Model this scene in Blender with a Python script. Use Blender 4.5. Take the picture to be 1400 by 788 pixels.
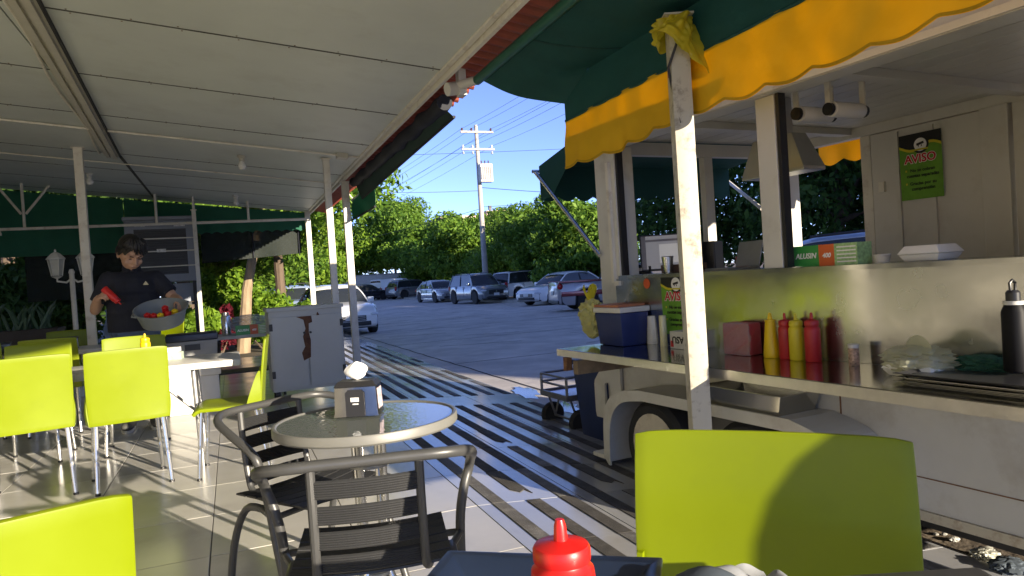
import bpy, bmesh, math, random
from mathutils import Vector, Matrix, noise
R = math.radians
for o in list(bpy.data.objects): bpy.data.objects.remove(o)
scn = bpy.context.scene
COL = scn.collection

# ------------------------------------------------------------------ camera
F = 970.0; CX, CY = 700.0, 394.0
YAW, PITCH, ROLL, H = R(21.6), R(1.1), R(3.7), 1.15
_f = Vector((math.sin(YAW)*math.cos(PITCH), math.cos(YAW)*math.cos(PITCH), -math.sin(PITCH)))
_r0 = Vector((math.cos(YAW), -math.sin(YAW), 0)); _u0 = _r0.cross(_f)
_r = _r0*math.cos(ROLL) - _u0*math.sin(ROLL); _u = _r0*math.sin(ROLL) + _u0*math.cos(ROLL)
CAMP = Vector((0, 0, H))
cd = bpy.data.cameras.new('camera'); cam = bpy.data.objects.new('camera', cd); COL.objects.link(cam)
cam.matrix_world = Matrix(((_r.x, _u.x, -_f.x, CAMP.x), (_r.y, _u.y, -_f.y, CAMP.y), (_r.z, _u.z, -_f.z, CAMP.z), (0, 0, 0, 1)))
cd.sensor_fit = 'HORIZONTAL'; cd.sensor_width = 36; cd.lens = 36*F/1400
cd.clip_start = 0.05; cd.clip_end = 2000
scn.camera = cam

# ------------------------------------------------------------------ sky, sun, exposure
SUN_EL = R(12.2); SUN_AZ = R(155.0)       # azimuth clockwise from +Y
w = bpy.data.worlds.new('World'); scn.world = w; w.use_nodes = True
nt = w.node_tree; nt.nodes.clear()
sky = nt.nodes.new('ShaderNodeTexSky'); sky.sky_type = 'NISHITA'; sky.sun_disc = False
sky.sun_elevation = SUN_EL; sky.sun_rotation = SUN_AZ; sky.air_density = 1.0; sky.dust_density = 0.0; sky.ozone_density = 4.0; sky.altitude = 6500
bg = nt.nodes.new('ShaderNodeBackground'); bg.inputs['Strength'].default_value = 0.074
ow = nt.nodes.new('ShaderNodeOutputWorld')
tint = nt.nodes.new('ShaderNodeMixRGB'); tint.blend_type = 'MULTIPLY'; tint.inputs[0].default_value = 1.0; tint.inputs[2].default_value = (1.12, .86, .95, 1)   # one even tint over the whole sky
nt.links.new(sky.outputs[0], tint.inputs[1]); nt.links.new(tint.outputs[0], bg.inputs[0]); nt.links.new(bg.outputs[0], ow.inputs[0])
sd = bpy.data.lights.new('sun', 'SUN'); sd.energy = 2.0; sd.angle = R(0.5); sd.color = (1.0, 0.93, 0.82)
sun = bpy.data.objects.new('sun', sd); COL.objects.link(sun)
tosun = Vector((math.sin(SUN_AZ)*math.cos(SUN_EL), math.cos(SUN_AZ)*math.cos(SUN_EL), math.sin(SUN_EL)))
sun.rotation_euler = tosun.to_track_quat('Z', 'Y').to_euler(); sun.location = (10, -20, 12)
vs = scn.view_settings; vs.view_transform = 'Standard'; vs.look = 'None'; vs.gamma = 1.0; vs.use_curve_mapping = False
vs.exposure = 2.5
vs.use_white_balance = True; vs.white_balance_temperature = 7400; vs.white_balance_tint = 10

scn.cycles.max_bounces = 14; scn.cycles.diffuse_bounces = 8; scn.cycles.glossy_bounces = 6; scn.cycles.transparent_max_bounces = 16

# ------------------------------------------------------------------ pixel rays (direction only; distance comes from what a thing touches)
def ray(u, v): return _f + _r*((u-CX)/F) - _u*((v-CY)/F)
def gz(u, v, z=0.0):
    d = ray(u, v); return CAMP + d*((z-H)/d.z)
def gx(u, v, x):
    d = ray(u, v); return CAMP + d*(x/d.x)
def gy(u, v, y):
    d = ray(u, v); return CAMP + d*(y/d.y)
def street_z(y): return -0.17 - 0.0065*min(max(0.0, y-4.0), 28.0)
def gs(u, v):                       # on the gently falling street
    p = gz(u, v, -0.2)
    for _ in range(6): p = gz(u, v, street_z(p.y))
    return p

# ------------------------------------------------------------------ materials
MATS = {}
def mat(name, col, rough=.5, metal=0., var=.12, scale=6., bump=0., bscale=60., coat=0., trans=0., alpha=1., emit=0., spec=None, stain=None, stain_scale=2., stain_amt=.5, stretch=(1,1,1), rvar=0., ovar=0.):
    if name in MATS: return MATS[name]
    m = bpy.data.materials.new(name); m.use_nodes = True; MATS[name] = m
    n = m.node_tree.nodes; l = m.node_tree.links; b = n['Principled BSDF']
    tc = n.new('ShaderNodeTexCoord'); mp = n.new('ShaderNodeMapping'); mp.inputs['Scale'].default_value = stretch
    oi = n.new('ShaderNodeObjectInfo'); sc_ = n.new('ShaderNodeVectorMath'); sc_.operation = 'MULTIPLY_ADD'; sc_.inputs[1].default_value = (61., 43., 29.); l.new(oi.outputs['Random'], sc_.inputs[0]); l.new(tc.outputs['Object'], sc_.inputs[2])
    l.new(sc_.outputs[0], mp.inputs['Vector'])
    nz = n.new('ShaderNodeTexNoise'); nz.inputs['Scale'].default_value = scale; nz.inputs['Detail'].default_value = 5; nz.inputs['Roughness'].default_value = .6
    l.new(mp.outputs[0], nz.inputs['Vector'])
    cr = n.new('ShaderNodeValToRGB'); cr.color_ramp.elements[0].position = .3; cr.color_ramp.elements[1].position = .7
    a = [max(0, c*(1-var)) for c in col]; c2 = [min(1, c*(1+var)) for c in col]
    cr.color_ramp.elements[0].color = (*a, 1); cr.color_ramp.elements[1].color = (*c2, 1)
    l.new(nz.outputs['Fac'], cr.inputs['Fac']); out = cr.outputs['Color']
    if stain:
        n2 = n.new('ShaderNodeTexNoise'); n2.inputs['Scale'].default_value = stain_scale; n2.inputs['Detail'].default_value = 8; n2.inputs['Roughness'].default_value = .7
        l.new(mp.outputs[0], n2.inputs['Vector'])
        r2 = n.new('ShaderNodeValToRGB'); r2.color_ramp.elements[0].position = .52; r2.color_ramp.elements[1].position = .72
        r2.color_ramp.elements[1].color = (stain_amt,)*3 + (1,); r2.color_ramp.elements[0].color = (0, 0, 0, 1)
        l.new(n2.outputs['Fac'], r2.inputs['Fac'])
        mx = n.new('ShaderNodeMixRGB'); l.new(r2.outputs['Color'], mx.inputs['Fac']); l.new(out, mx.inputs['Color1']); mx.inputs['Color2'].default_value = (*stain, 1); out = mx.outputs['Color']
    if ovar:
        mv = n.new('ShaderNodeMapRange'); mv.inputs['To Min'].default_value = 1-ovar; mv.inputs['To Max'].default_value = 1+ovar; l.new(oi.outputs['Random'], mv.inputs['Value'])
        mm = n.new('ShaderNodeVectorMath'); mm.operation = 'SCALE'; l.new(out, mm.inputs[0]); l.new(mv.outputs[0], mm.inputs['Scale']); out = mm.outputs[0]
    l.new(out, b.inputs['Base Color'])
    b.inputs['Roughness'].default_value = rough; b.inputs['Metallic'].default_value = metal
    if rvar:
        mr = n.new('ShaderNodeMapRange'); mr.inputs['To Min'].default_value = max(0.02, rough-rvar); mr.inputs['To Max'].default_value = min(1, rough+rvar); mr.inputs['From Min'].default_value = .3; mr.inputs['From Max'].default_value = .7
        l.new(nz.outputs['Fac'], mr.inputs['Value']); l.new(mr.outputs[0], b.inputs['Roughness'])
    if coat: b.inputs['Coat Weight'].default_value = coat; b.inputs['Coat Roughness'].default_value = .08
    if trans: b.inputs['Transmission Weight'].default_value = trans
    if alpha < 1: b.inputs['Alpha'].default_value = alpha
    if spec is not None: b.inputs['Specular IOR Level'].default_value = spec
    if emit: b.inputs['Emission Color'].default_value = (*col, 1); b.inputs['Emission Strength'].default_value = emit
    if bump:
        n3 = n.new('ShaderNodeTexNoise'); n3.inputs['Scale'].default_value = bscale; n3.inputs['Detail'].default_value = 3; l.new(mp.outputs[0], n3.inputs['Vector'])
        bp = n.new('ShaderNodeBump'); bp.inputs['Strength'].default_value = bump; bp.inputs['Distance'].default_value = .01
        l.new(n3.outputs['Fac'], bp.inputs['Height']); l.new(bp.outputs[0], b.inputs['Normal'])
    return m
def cloth_mat(name, col, transl=.35, var=.12, scale=5., bump=.3, bscale=9., rough=.7, alpha=1.0):   # thin fabric: part of the light passes through
    if name in MATS: return MATS[name]
    m = mat(name, col, rough, var=var, scale=scale, bump=bump, bscale=bscale)
    n = m.node_tree.nodes; l = m.node_tree.links; b = n['Principled BSDF']; o = n['Material Output']
    t = n.new('ShaderNodeBsdfTranslucent'); t.inputs['Color'].default_value = (*col, 1)
    mx = n.new('ShaderNodeMixShader'); mx.inputs[0].default_value = transl
    l.new(b.outputs[0], mx.inputs[1]); l.new(t.outputs[0], mx.inputs[2])
    last = mx
    if alpha < 1:
        tr = n.new('ShaderNodeBsdfTransparent'); m2 = n.new('ShaderNodeMixShader'); m2.inputs[0].default_value = alpha
        l.new(tr.outputs[0], m2.inputs[1]); l.new(mx.outputs[0], m2.inputs[2]); last = m2
    l.new(last.outputs[0], o.inputs['Surface'])
    return m
def leaf_mat(name, c1, c2, transl=.45):
    if name in MATS: return MATS[name]
    m = bpy.data.materials.new(name); m.use_nodes = True; MATS[name] = m
    n = m.node_tree.nodes; l = m.node_tree.links; b = n['Principled BSDF']; o = n['Material Output']
    g = n.new('ShaderNodeNewGeometry'); cr = n.new('ShaderNodeValToRGB')
    cr.color_ramp.elements[0].color = (*c1, 1); cr.color_ramp.elements[1].color = (*c2, 1)
    l.new(g.outputs['Random Per Island'], cr.inputs['Fac']); l.new(cr.outputs[0], b.inputs['Base Color'])
    b.inputs['Roughness'].default_value = .55; b.inputs['Specular IOR Level'].default_value = .3
    t = n.new('ShaderNodeBsdfTranslucent'); l.new(cr.outputs[0], t.inputs['Color'])
    mx = n.new('ShaderNodeMixShader'); mx.inputs[0].default_value = transl
    l.new(b.outputs[0], mx.inputs[1]); l.new(t.outputs[0], mx.inputs[2]); l.new(mx.outputs[0], o.inputs['Surface'])
    return m
def glass_mat(name, col=(.9, .95, .93), rough=.02, mixv=.12):       # thin sheet glass: clear, with a reflection
    if name in MATS: return MATS[name]
    m = bpy.data.materials.new(name); m.use_nodes = True; MATS[name] = m
    n = m.node_tree.nodes; l = m.node_tree.links; o = n['Material Output']; n.remove(n['Principled BSDF'])
    t = n.new('ShaderNodeBsdfTransparent'); t.inputs[0].default_value = (*col, 1)
    g = n.new('ShaderNodeBsdfGlossy'); g.inputs['Roughness'].default_value = rough; g.inputs[0].default_value = (1, 1, 1, 1)
    fr = n.new('ShaderNodeFresnel'); fr.inputs[0].default_value = 1.5
    ad = n.new('ShaderNodeMath'); ad.operation = 'ADD'; ad.inputs[1].default_value = mixv; ad.use_clamp = True; l.new(fr.outputs[0], ad.inputs[0])
    mx = n.new('ShaderNodeMixShader'); l.new(ad.outputs[0], mx.inputs[0]); l.new(t.outputs[0], mx.inputs[1]); l.new(g.outputs[0], mx.inputs[2])
    l.new(mx.outputs[0], o.inputs['Surface'])
    return m

# ------------------------------------------------------------------ mesh helpers
class MB:
    def __init__(s): s.v = []; s.f = []
    def add(s, vs, fs, M=None):
        k = len(s.v)
        for p in vs:
            p = Vector(p); s.v.append(tuple(M @ p) if M else tuple(p))
        s.f += [tuple(i+k for i in q) for q in fs]; return s
    def box(s, lo, hi, M=None):
        x0, y0, z0 = lo; x1, y1, z1 = hi
        return s.add([(x0,y0,z0),(x1,y0,z0),(x1,y1,z0),(x0,y1,z0),(x0,y0,z1),(x1,y0,z1),(x1,y1,z1),(x0,y1,z1)],
                     [(0,3,2,1),(4,5,6,7),(0,1,5,4),(1,2,6,5),(2,3,7,6),(3,0,4,7)], M)
    def cbox(s, c, d, rz=0, rx=0, ry=0):
        M = Matrix.Translation(c) @ Matrix.Rotation(rz, 4, 'Z') @ Matrix.Rotation(ry, 4, 'Y') @ Matrix.Rotation(rx, 4, 'X')
        return s.box((-d[0]/2, -d[1]/2, -d[2]/2), (d[0]/2, d[1]/2, d[2]/2), M)
    def loft(s, rings, cap=True, closed=True):
        k = len(s.v); n = len(rings[0])
        for r in rings: s.v += [tuple(p) for p in r]
        for i in range(len(rings)-1):
            for j in range(n if closed else n-1):
                a = k+i*n+j; b = k+i*n+(j+1) % n
                s.f.append((a, b, b+n, a+n))
        if cap and closed:
            s.f.append(tuple(k+j for j in reversed(range(n)))); s.f.append(tuple(k+(len(rings)-1)*n+j for j in range(n)))
        return s
    def tube(s, pts, r, n=10, cap=True):
        pts = [Vector(p) for p in pts]; rr = r if isinstance(r, (list, tuple)) else [r]*len(pts)
        rings = []; side = None
        for i, p in enumerate(pts):
            t = (pts[min(i+1, len(pts)-1)] - pts[max(i-1, 0)]).normalized()
            if side is None:
                a = Vector((0, 0, 1)) if abs(t.z) < .9 else Vector((1, 0, 0)); side = t.cross(a).normalized()
            else:
                side = (side - t*side.dot(t)).normalized()
            up = side.cross(t)
            rings.append([p + side*math.cos(2*math.pi*k/n)*rr[i] + up*math.sin(2*math.pi*k/n)*rr[i] for k in range(n)])
        return s.loft(rings, cap)
    def lathe(s, prof, n=20, c=(0, 0, 0), M=None, sx=1., sy=1.):
        rings = [[Vector((c[0]+r*sx*math.cos(2*math.pi*k/n), c[1]+r*sy*math.sin(2*math.pi*k/n), c[2]+z)) for k in range(n)] for r, z in prof]
        if M: rings = [[M @ p for p in q] for q in rings]
        return s.loft(rings)
    def ell(s, c, r, n=14, m=9, M=None):
        prof = [(math.sin(math.pi*(i+.02)/(m+.04)) , -math.cos(math.pi*(i+.02)/(m+.04))) for i in range(m+1)]
        T = Matrix.Translation(c) @ (M.to_4x4() if M else Matrix.Identity(4)) @ Matrix.Diagonal((r[0], r[1], r[2], 1))
        return s.lathe(prof, n, M=T)
    def cone(s, a, b, ra, rb, n=12):                            # capsule-like limb with round ends
        a = Vector(a); b = Vector(b); d = (b-a).normalized()
        pts = [a-d*ra*.9, a-d*ra*.5, a, b, b+d*rb*.5, b+d*rb*.9]
        return s.tube(pts, [ra*.4, ra*.85, ra, rb, rb*.85, rb*.4], n)
    def prism(s, poly, h0, h1, M=None, axis='z'):
        if axis == 'z': vs = [(x, y, h0) for x, y in poly] + [(x, y, h1) for x, y in poly]
        elif axis == 'x': vs = [(h0, x, y) for x, y in poly] + [(h1, x, y) for x, y in poly]
        else: vs = [(x, h0, y) for x, y in poly] + [(x, h1, y) for x, y in poly]
        n = len(poly)
        return s.add(vs, [tuple(reversed(range(n))), tuple(range(n, 2*n))] + [(i, (i+1) % n, (i+1) % n+n, i+n) for i in range(n)], M)
    def quad(s, a, b, c, d): return s.add([a, b, c, d], [(0, 1, 2, 3)])
    def grid(s, fn, nu, nv):
        k = len(s.v)
        for i in range(nu+1):
            for j in range(nv+1): s.v.append(tuple(fn(i/nu, j/nv)))
        for i in range(nu):
            for j in range(nv):
                a = k+i*(nv+1)+j; s.f.append((a, a+nv+1, a+nv+2, a+1))
        return s
    def mesh(s, name, m, smooth=True, bevel=0., seg=2, ang=35, thick=0.):
        me = bpy.data.meshes.new(name); me.from_pydata(s.v, [], s.f); me.update()
        bm = bmesh.new(); bm.from_mesh(me); bmesh.ops.recalc_face_normals(bm, faces=bm.faces)
        if thick: bmesh.ops.solidify(bm, geom=bm.faces[:], thickness=thick); bmesh.ops.recalc_face_normals(bm, faces=bm.faces)
        if bevel:
            es = [e for e in bm.edges if len(e.link_faces) == 2 and e.calc_face_angle(0) > R(ang)]
            bmesh.ops.bevel(bm, geom=es, offset=bevel, segments=seg, affect='EDGES', profile=.6, clamp_overlap=True)
        for f in bm.faces: f.smooth = smooth
        bm.to_mesh(me); bm.free()
        if smooth: me.set_sharp_from_angle(angle=R(ang))
        if m: me.materials.append(m)
        return me
    def build(s, name, m, parent=None, **k):
        return obj(name, s.mesh(name, m, **k), parent)
def obj(name, me, parent=None, loc=None, rz=0.):
    o = bpy.data.objects.new(name, me); COL.objects.link(o)
    if parent: o.parent = parent
    if loc is not None: o.location = loc
    if rz: o.rotation_euler = (0, 0, rz)
    return o
def thing(name, label, cat, loc=(0, 0, 0), rz=0., group=None):
    o = bpy.data.objects.new(name, None); COL.objects.link(o); o.location = loc; o.rotation_euler = (0, 0, rz)
    o.empty_display_size = .1
    return tag(o, label, cat, group)
def tag(o, label, cat, group=None):
    o['label'] = label; o['category'] = cat
    if group: o['group'] = group
    return o
def struct(o): o['kind'] = 'structure'; return o
def dup(root, loc, rz, label=None, group=None):
    def cp(o, par):
        c = o.copy(); COL.objects.link(c); c.parent = par
        for ch in o.children: cp(ch, c)
        return c
    r = cp(root, None); r.location = loc; r.rotation_euler = (0, 0, rz)
    if label: r['label'] = label
    if group: r['group'] = group
    return r
def text_mesh(txt, size, m, extrude=.0006, align='CENTER', shear=0., bold=0.):
    c = bpy.data.curves.new('lettering', 'FONT'); c.body = txt; c.size = size; c.extrude = extrude; c.align_x = align; c.shear = shear; c.offset = bold
    c.resolution_u = 3
    o = bpy.data.objects.new('lettering', c); COL.objects.link(o)
    dg = bpy.context.evaluated_depsgraph_get(); me = bpy.data.meshes.new_from_object(o.evaluated_get(dg))
    bpy.data.objects.remove(o); bpy.data.curves.remove(c)
    me.materials.clear(); me.materials.append(m); return me
def smooth_path(pts, n=6):
    pts = [Vector(p) for p in pts]; out = []
    for i in range(len(pts)-1):
        p0, p1, p2, p3 = pts[max(i-1, 0)], pts[i], pts[i+1], pts[min(i+2, len(pts)-1)]
        for k in range(n):
            t = k/n; out.append(.5*((2*p1)+(p2-p0)*t+(2*p0-5*p1+4*p2-p3)*t*t+(3*p1-p0-3*p2+p3)*t**3))
    return out + [pts[-1]]
rnd = random.Random(7)
# ================================================================== palette
asphalt = mat('asphalt', (.56, .515, .475), .85, var=.22, scale=1.3, bump=.5, bscale=70, stain=(.38, .355, .33), stain_scale=.5, stain_amt=.6)
dirt = mat('dirt_ground', (.16, .125, .09), .95, var=.35, scale=5, bump=.8, bscale=30, stain=(.07, .055, .045), stain_scale=3)
soil = mat('garden_soil', (.10, .08, .05), .95, var=.35, scale=3, bump=.8, bscale=20)
grout = mat('grout', (.10, .095, .085), .9)
tile_m = mat('floor_tile', (.52, .505, .47), .22, ovar=.05, var=.08, scale=1.7, rvar=.06, stain=(.38, .36, .32), stain_scale=1.3, stain_amt=.5)
ramp_m = mat('ramp_tile', (.35, .355, .37), .16, ovar=.06, var=.08, scale=2.2, rvar=.05, spec=.9, stain=(.30, .28, .26), stain_scale=2.5, stain_amt=.5)
grip_m = mat('grip_strip', (.075, .07, .065), .8, spec=.25, var=.25, scale=9, bump=.5, bscale=300, stain=(.20, .19, .18), stain_scale=4, stain_amt=.6)
ceil_m = mat('ceiling_paint', (.60, .64, .59), .5, var=.06, scale=1.5, stain=(.46, .47, .41), stain_scale=1.8, stain_amt=.45)
white_metal = mat('white_painted_metal', (.72, .69, .60), .45, var=.06, scale=5, stain=(.30, .20, .11), stain_scale=9, stain_amt=.45)
cream_metal = mat('cream_painted_metal', (.60, .59, .54), .42, var=.06, scale=3, stain=(.42, .38, .31), stain_scale=3.5, stain_amt=.6, rvar=.12, bump=.12, bscale=5)
cream_dark = mat('cream_trim', (.52, .48, .37), .5, var=.08, scale=3)
dark_gap = mat('dark_backing', (.03, .03, .028), .9)
grey_fix = mat('fixture_grey', (.50, .48, .40), .5, var=.08)
steel = mat('brushed_steel', (.58, .57, .53), .24, 1.0, var=.06, scale=3, stretch=(1, .08, 1), rvar=.07)
steel_panel = mat('steel_panel', (.47, .48, .47), .21, 1.0, var=.10, scale=3.5, rvar=.09, bump=.16, bscale=3.2, stain=(.38, .38, .36), stain_scale=2.5, stain_amt=.3)
chrome = mat('tube_aluminium', (.72, .72, .70), .25, 1.0, var=.04)
black_pl = mat('black_plastic', (.018, .018, .02), .4)
dark_metal = mat('dark_metal', (.05, .05, .05), .5, .6)
rust_red = mat('red_corrugated_sheet', (.34, .075, .045), .6, var=.2, scale=6)
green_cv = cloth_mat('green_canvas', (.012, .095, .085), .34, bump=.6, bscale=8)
green_cv2 = cloth_mat('green_canvas_lit', (.03, .20, .12), .45, bump=.25, bscale=5)  # lighter copy of the green canvas, lit look put into the colour
yellow_cv = cloth_mat('yellow_canvas', (.86, .56, .03), .42, var=.08, bump=.8, bscale=9)
navy_cv = cloth_mat('navy_canvas', (.012, .014, .022), .1, bump=.4, bscale=8)
mesh_cv = cloth_mat('shade_mesh', (.02, .03, .025), .3, alpha=.84)
lime = mat('lime_plastic', (.185, .238, .004), .42, ovar=.05, spec=.35, var=.06, scale=3, rvar=.08, stain=(.16, .205, .006), stain_scale=7, stain_amt=.4)
white_pl = mat('white_plastic', (.64, .63, .59), .4, var=.04, stain=(.60, .57, .48), stain_scale=4, stain_amt=.4)
rubber = mat('rubber', (.02, .02, .02), .8, var=.2)

# ================================================================== setting
NY = 120
def street_sheet(x0, x1, dz=0., y0=-60., y1=300.):
    ys = sorted(set([y0, -20., 0., 4.] + [4+i*4. for i in range(1, 40)] + [y1]))
    ys = [y for y in ys if y0 <= y <= y1]
    b = MB(); b.loft([[(x0, y, street_z(y)+dz), (x1, y, street_z(y)+dz)] for y in ys], cap=False, closed=False); return b
struct(street_sheet(-260, 320, -.06, -200, 500).build('ground', dirt))
struct(street_sheet(2.1, 13.6).build('street', asphalt))
# opposite kerb and pavement
b = MB(); ys = [-60+i*6. for i in range(40)]
b.loft([[(13.6, y, street_z(y)-.03), (13.6, y, street_z(y)+.13), (13.75, y, street_z(y)+.14), (15.6, y, street_z(y)+.14), (15.6, y, street_z(y)-.03)] for y in ys], cap=False, closed=False)
conc = mat('concrete', (.36, .35, .32), .85, var=.15, scale=2, bump=.3, bscale=40, stain=(.22, .2, .17), stain_scale=1.2)
struct(b.build('pavement', conc, smooth=False))
# terrace slab with its tiles
PT = .62
slab = struct(MB().box((-7, -6, -.22), (1.08, 13.4, -.004)).build('terrace_floor', grout, smooth=False))
tme = MB().box((-.3075, -.3075, -.008), (.3075, .3075, 0)).mesh('tile', tile_m, smooth=False, bevel=.0015, seg=1)
tr = random.Random(3)
for i in range(10):
    for j in range(-4, 15):
        x = 1.08 - PT*(i+.5); y = 4.01 + PT*(j+.5)
        if x < -.28*y - .7 or y < 1.6: continue
        o = obj('tile', tme, slab, (x, y, tr.uniform(-.0008, .0006)))
# base for the tiles nobody sees: plain slab continues under and behind the camera
struct(MB().box((-7, -6, -.0035), (1.08, 1.55, 0)).build('terrace_floor_rear', tile_m, smooth=False))
struct(MB().box((-7, 13.3-.0, -.0035), (-6.9, 13.4, 0)).build('terrace_edge', tile_m, smooth=False))
# ramp down to the street
RX0, RX1, RZ1 = 1.08, 2.76, -.135
def rz_(x): return (x-RX0)/(RX1-RX0)*RZ1
ramp = struct(MB().prism([(RX0, -.2), (RX1, -.2), (RX1, RZ1-.006), (RX0, -.006)], -6, 24, axis='y').build('ramp', grout, smooth=False))
rw = (RX1-RX0)/3; sl = math.atan2(RZ1, RX1-RX0)
rme = MB().box((-rw/2+.002, -.308, -.006), (rw/2-.002, .308, 0)).mesh('ramp_tile', ramp_m, smooth=False)
grip_w = mat('grip_strip_worn', (.13, .125, .12), .7, spec=.35, var=.3, scale=7, bump=.5, bscale=300, stain=(.32, .31, .30), stain_scale=6, stain_amt=.85)
gme = [MB().box((-.038, -.3065, 0), (.038, .3065, .003)).mesh('grip_strip', grip_m, smooth=False),
       MB().prism([(-.046, -.296), (.046, -.296), (.046, .22), (.01, .26), (-.02, .15), (-.046, .20)], 0, .003).mesh('grip_strip', grip_m, smooth=False),
       MB().prism([(-.046, -.10), (-.01, -.16), (.03, -.12), (.046, -.2), (.046, .296), (-.046, .296)], 0, .003).mesh('grip_strip', grip_m, smooth=False)]
gmw = MB().box((-.036, -.3065, 0), (.036, .3065, .003)).mesh('grip_strip', grip_w, smooth=False)
for j in range(-4, 22):
    y = 4.01 + PT*(j+.5)
    for k in range(3):
        x = RX0 + rw*(k+.5)
        o = obj('ramp_tile', rme, ramp, (x, y, rz_(x)+tr.uniform(-.0006, .0006))); o.rotation_euler = (0, -sl, 0)
        if abs(y - 6.8) < .32 or j > 16 or y < 1.2: continue
        for q in range(3):
            if k == 2 and q == 2 and tr.random() < .4: continue
            if k == 2 and j < 0 and tr.random() < .5: continue
            xs = RX0 + rw*k + rw*(q+.62)/3
            m = gme[0] if tr.random() < .9 else tr.choice(gme[1:])
            if tr.random() < .22 + .12*k: m = gmw
            s = obj('grip_strip', m, ramp, (xs, y, rz_(xs)+.0015)); s.rotation_euler = (0, -sl, 0)
# gutter water by the kerb
water = mat('wet_film', (.05, .05, .055), .04, var=.1, spec=.8)
def blob(cx, cy, rx, ry, z, name, m, seed, dirx=0.):
    q = random.Random(seed); n = 22; poly = []
    for k in range(n):
        a = 2*math.pi*k/n; s = q.uniform(.6, 1.15); poly.append((cx+rx*s*math.cos(a)+dirx*ry*math.sin(a), cy+ry*s*math.sin(a)))
    return MB().prism(poly, z, z+.002, axis='z').build(name, m, smooth=False)
for k, (x, y, a, c) in enumerate([(2.92, 5.35, .09, .5), (2.9, 4.35, .07, .35), (2.98, 6.3, .12, .35), (3.0, 7.4, .14, .5)]):
    struct(blob(x, y, a, c, street_z(y)+.004, 'puddle', water, 20+k, .12))
crack = mat('road_joint', (.03, .03, .03), .9)
jb = MB()
yy = [3.4+.35*i for i in range(60)]; q = random.Random(5)
pts = [(3.22+.012*q.uniform(-1, 1)-.02*(y-3.4)*0, y) for y in yy]
jb.prism([(x-.012, y) for x, y in pts] + [(x+.012, y) for x, y in reversed(pts)], 0, .001, axis='z')
jb.v = [(x, y, street_z(y)+.004+z) for x, y, z in jb.v]
struct(jb.build('road_joint', crack, smooth=False))
for k, y in enumerate([6.2+4.6*i for i in range(9)]):            # slab joints across the road
    pp = [(3.25+1.0*t, y+.5*t*0+.02*q.uniform(-1, 1)) for t in range(11)]
    cb = MB().prism([(x, yv-.010) for x, yv in pp] + [(x, yv+.010) for x, yv in reversed(pp)], 0, .001, axis='z'); cb.v = [(x, yv, street_z(yv)+.004+z) for x, yv, z in cb.v]
    struct(cb.build('road_joint', crack, smooth=False))
for k in range(16):                                              # hairline cracks and patched spots across the road
    y0 = q.uniform(7, 26); x0 = q.uniform(3.6, 9); L = q.uniform(.6, 2.2); a = q.uniform(-.5, .5)
    pp = [(x0+L*t/6*math.cos(a)+q.uniform(-.03, .03), y0+L*t/6*math.sin(a)+q.uniform(-.05, .05)) for t in range(7)]
    cb = MB().prism([(x, y-.012) for x, y in pp] + [(x, y+.012) for x, y in reversed(pp)], 0, .001, axis='z')
    cb.v = [(x, y, street_z(y)+.006+z) for x, y, z in cb.v]
    struct(cb.build('road_crack', crack, smooth=False))

# ================================================================== terrace roof
CS, C0 = -.107, 2.66
def cz(x, off=0.): return C0 + CS*x - off
roof = thing('terrace_roof', 'low sloping terrace roof lined with pale painted ceiling boards', 'roof', (0, 0, 0))
YJ = [-3.2, -1.9, -.63, .64, 1.92, 3.2, 4.47, 5.74, 7.03, 8.95, 10.16, 11.4, 12.7, 13.25]
def slab_quad(b, x0, x1, y0, y1, o0, o1):
    b.add([(x0, y0, cz(x0, o0)), (x1, y0, cz(x1, o0)), (x1, y1, cz(x1, o0)), (x0, y1, cz(x0, o0)), (x0, y0, cz(x0, o1)), (x1, y0, cz(x1, o1)), (x1, y1, cz(x1, o1)), (x0, y1, cz(x0, o1))],
          [(0,3,2,1),(4,5,6,7),(0,1,5,4),(1,2,6,5),(2,3,7,6),(3,0,4,7)])
    return b
for a, c in zip(YJ[:-1], YJ[1:]):
    for x0, x1 in ((-4.6, -1.06), (-1.05, 1.40)):
        slab_quad(MB(), x0, x1, a+.006, c-.006, 0.0, -.012).build('ceiling_panel', ceil_m, roof, smooth=False)
slab_quad(MB(), -4.6, 1.40, -3.2, 13.25, -.016, -.05).build('roof_deck', dark_gap, roof, smooth=False)
seal = mat('joint_sealant', (.07, .07, .055), .8, var=.5, scale=9)
for a in YJ[1:-1]:
    for x0, x1 in ((-4.6, -1.06), (-1.05, 1.40)): slab_quad(MB(), x0, x1, a-.008, a+.008, .0025, -.006).build('joint_line', seal, roof, smooth=False)
scr_ = MB(); q = random.Random(31)
for a in YJ[1:-1]:
    for k in range(20):
        for dy in (-.028, .028):
            x = 1.3 - .29*k + q.uniform(-.03, .03)
            if -1.16 < x < -.98: continue
            scr_.lathe([(0, 0), (.006, -.0005), (.005, -.003), (0, -.0035)], 6, c=(x, a+dy+q.uniform(-.006, .006), cz(x)))
o = scr_.build('screw_heads', mat('screw_rust', (.22, .16, .10), .6, var=.5), roof); o['kind'] = 'stuff'
# edge trim towards the street
for k, (x0, x1, o0, o1) in enumerate(((1.365, 1.395, .018, 0.001), (1.402, 1.425, .05, -.05), (1.427, 1.447, .028, -.06))):
    slab_quad(MB(), x0, x1, -3.2, 13.3, o0, o1).build('edge_trim', white_metal, roof, smooth=False)
# corrugated red sheet
b = MB()
def corr(u, v):
    y = -3.2 + 16.6*u; x = 1.449 + .27*v
    z = 2.565 - .05*v + .020*(1 if math.sin(2*math.pi*y/.125) > 0 else -1)*min(1, abs(math.sin(2*math.pi*y/.125))*1.6)
    return (x, y, z)
b.grid(corr, 1060, 1).build('corrugated_sheet', rust_red, roof, smooth=False, thick=.004)
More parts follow.
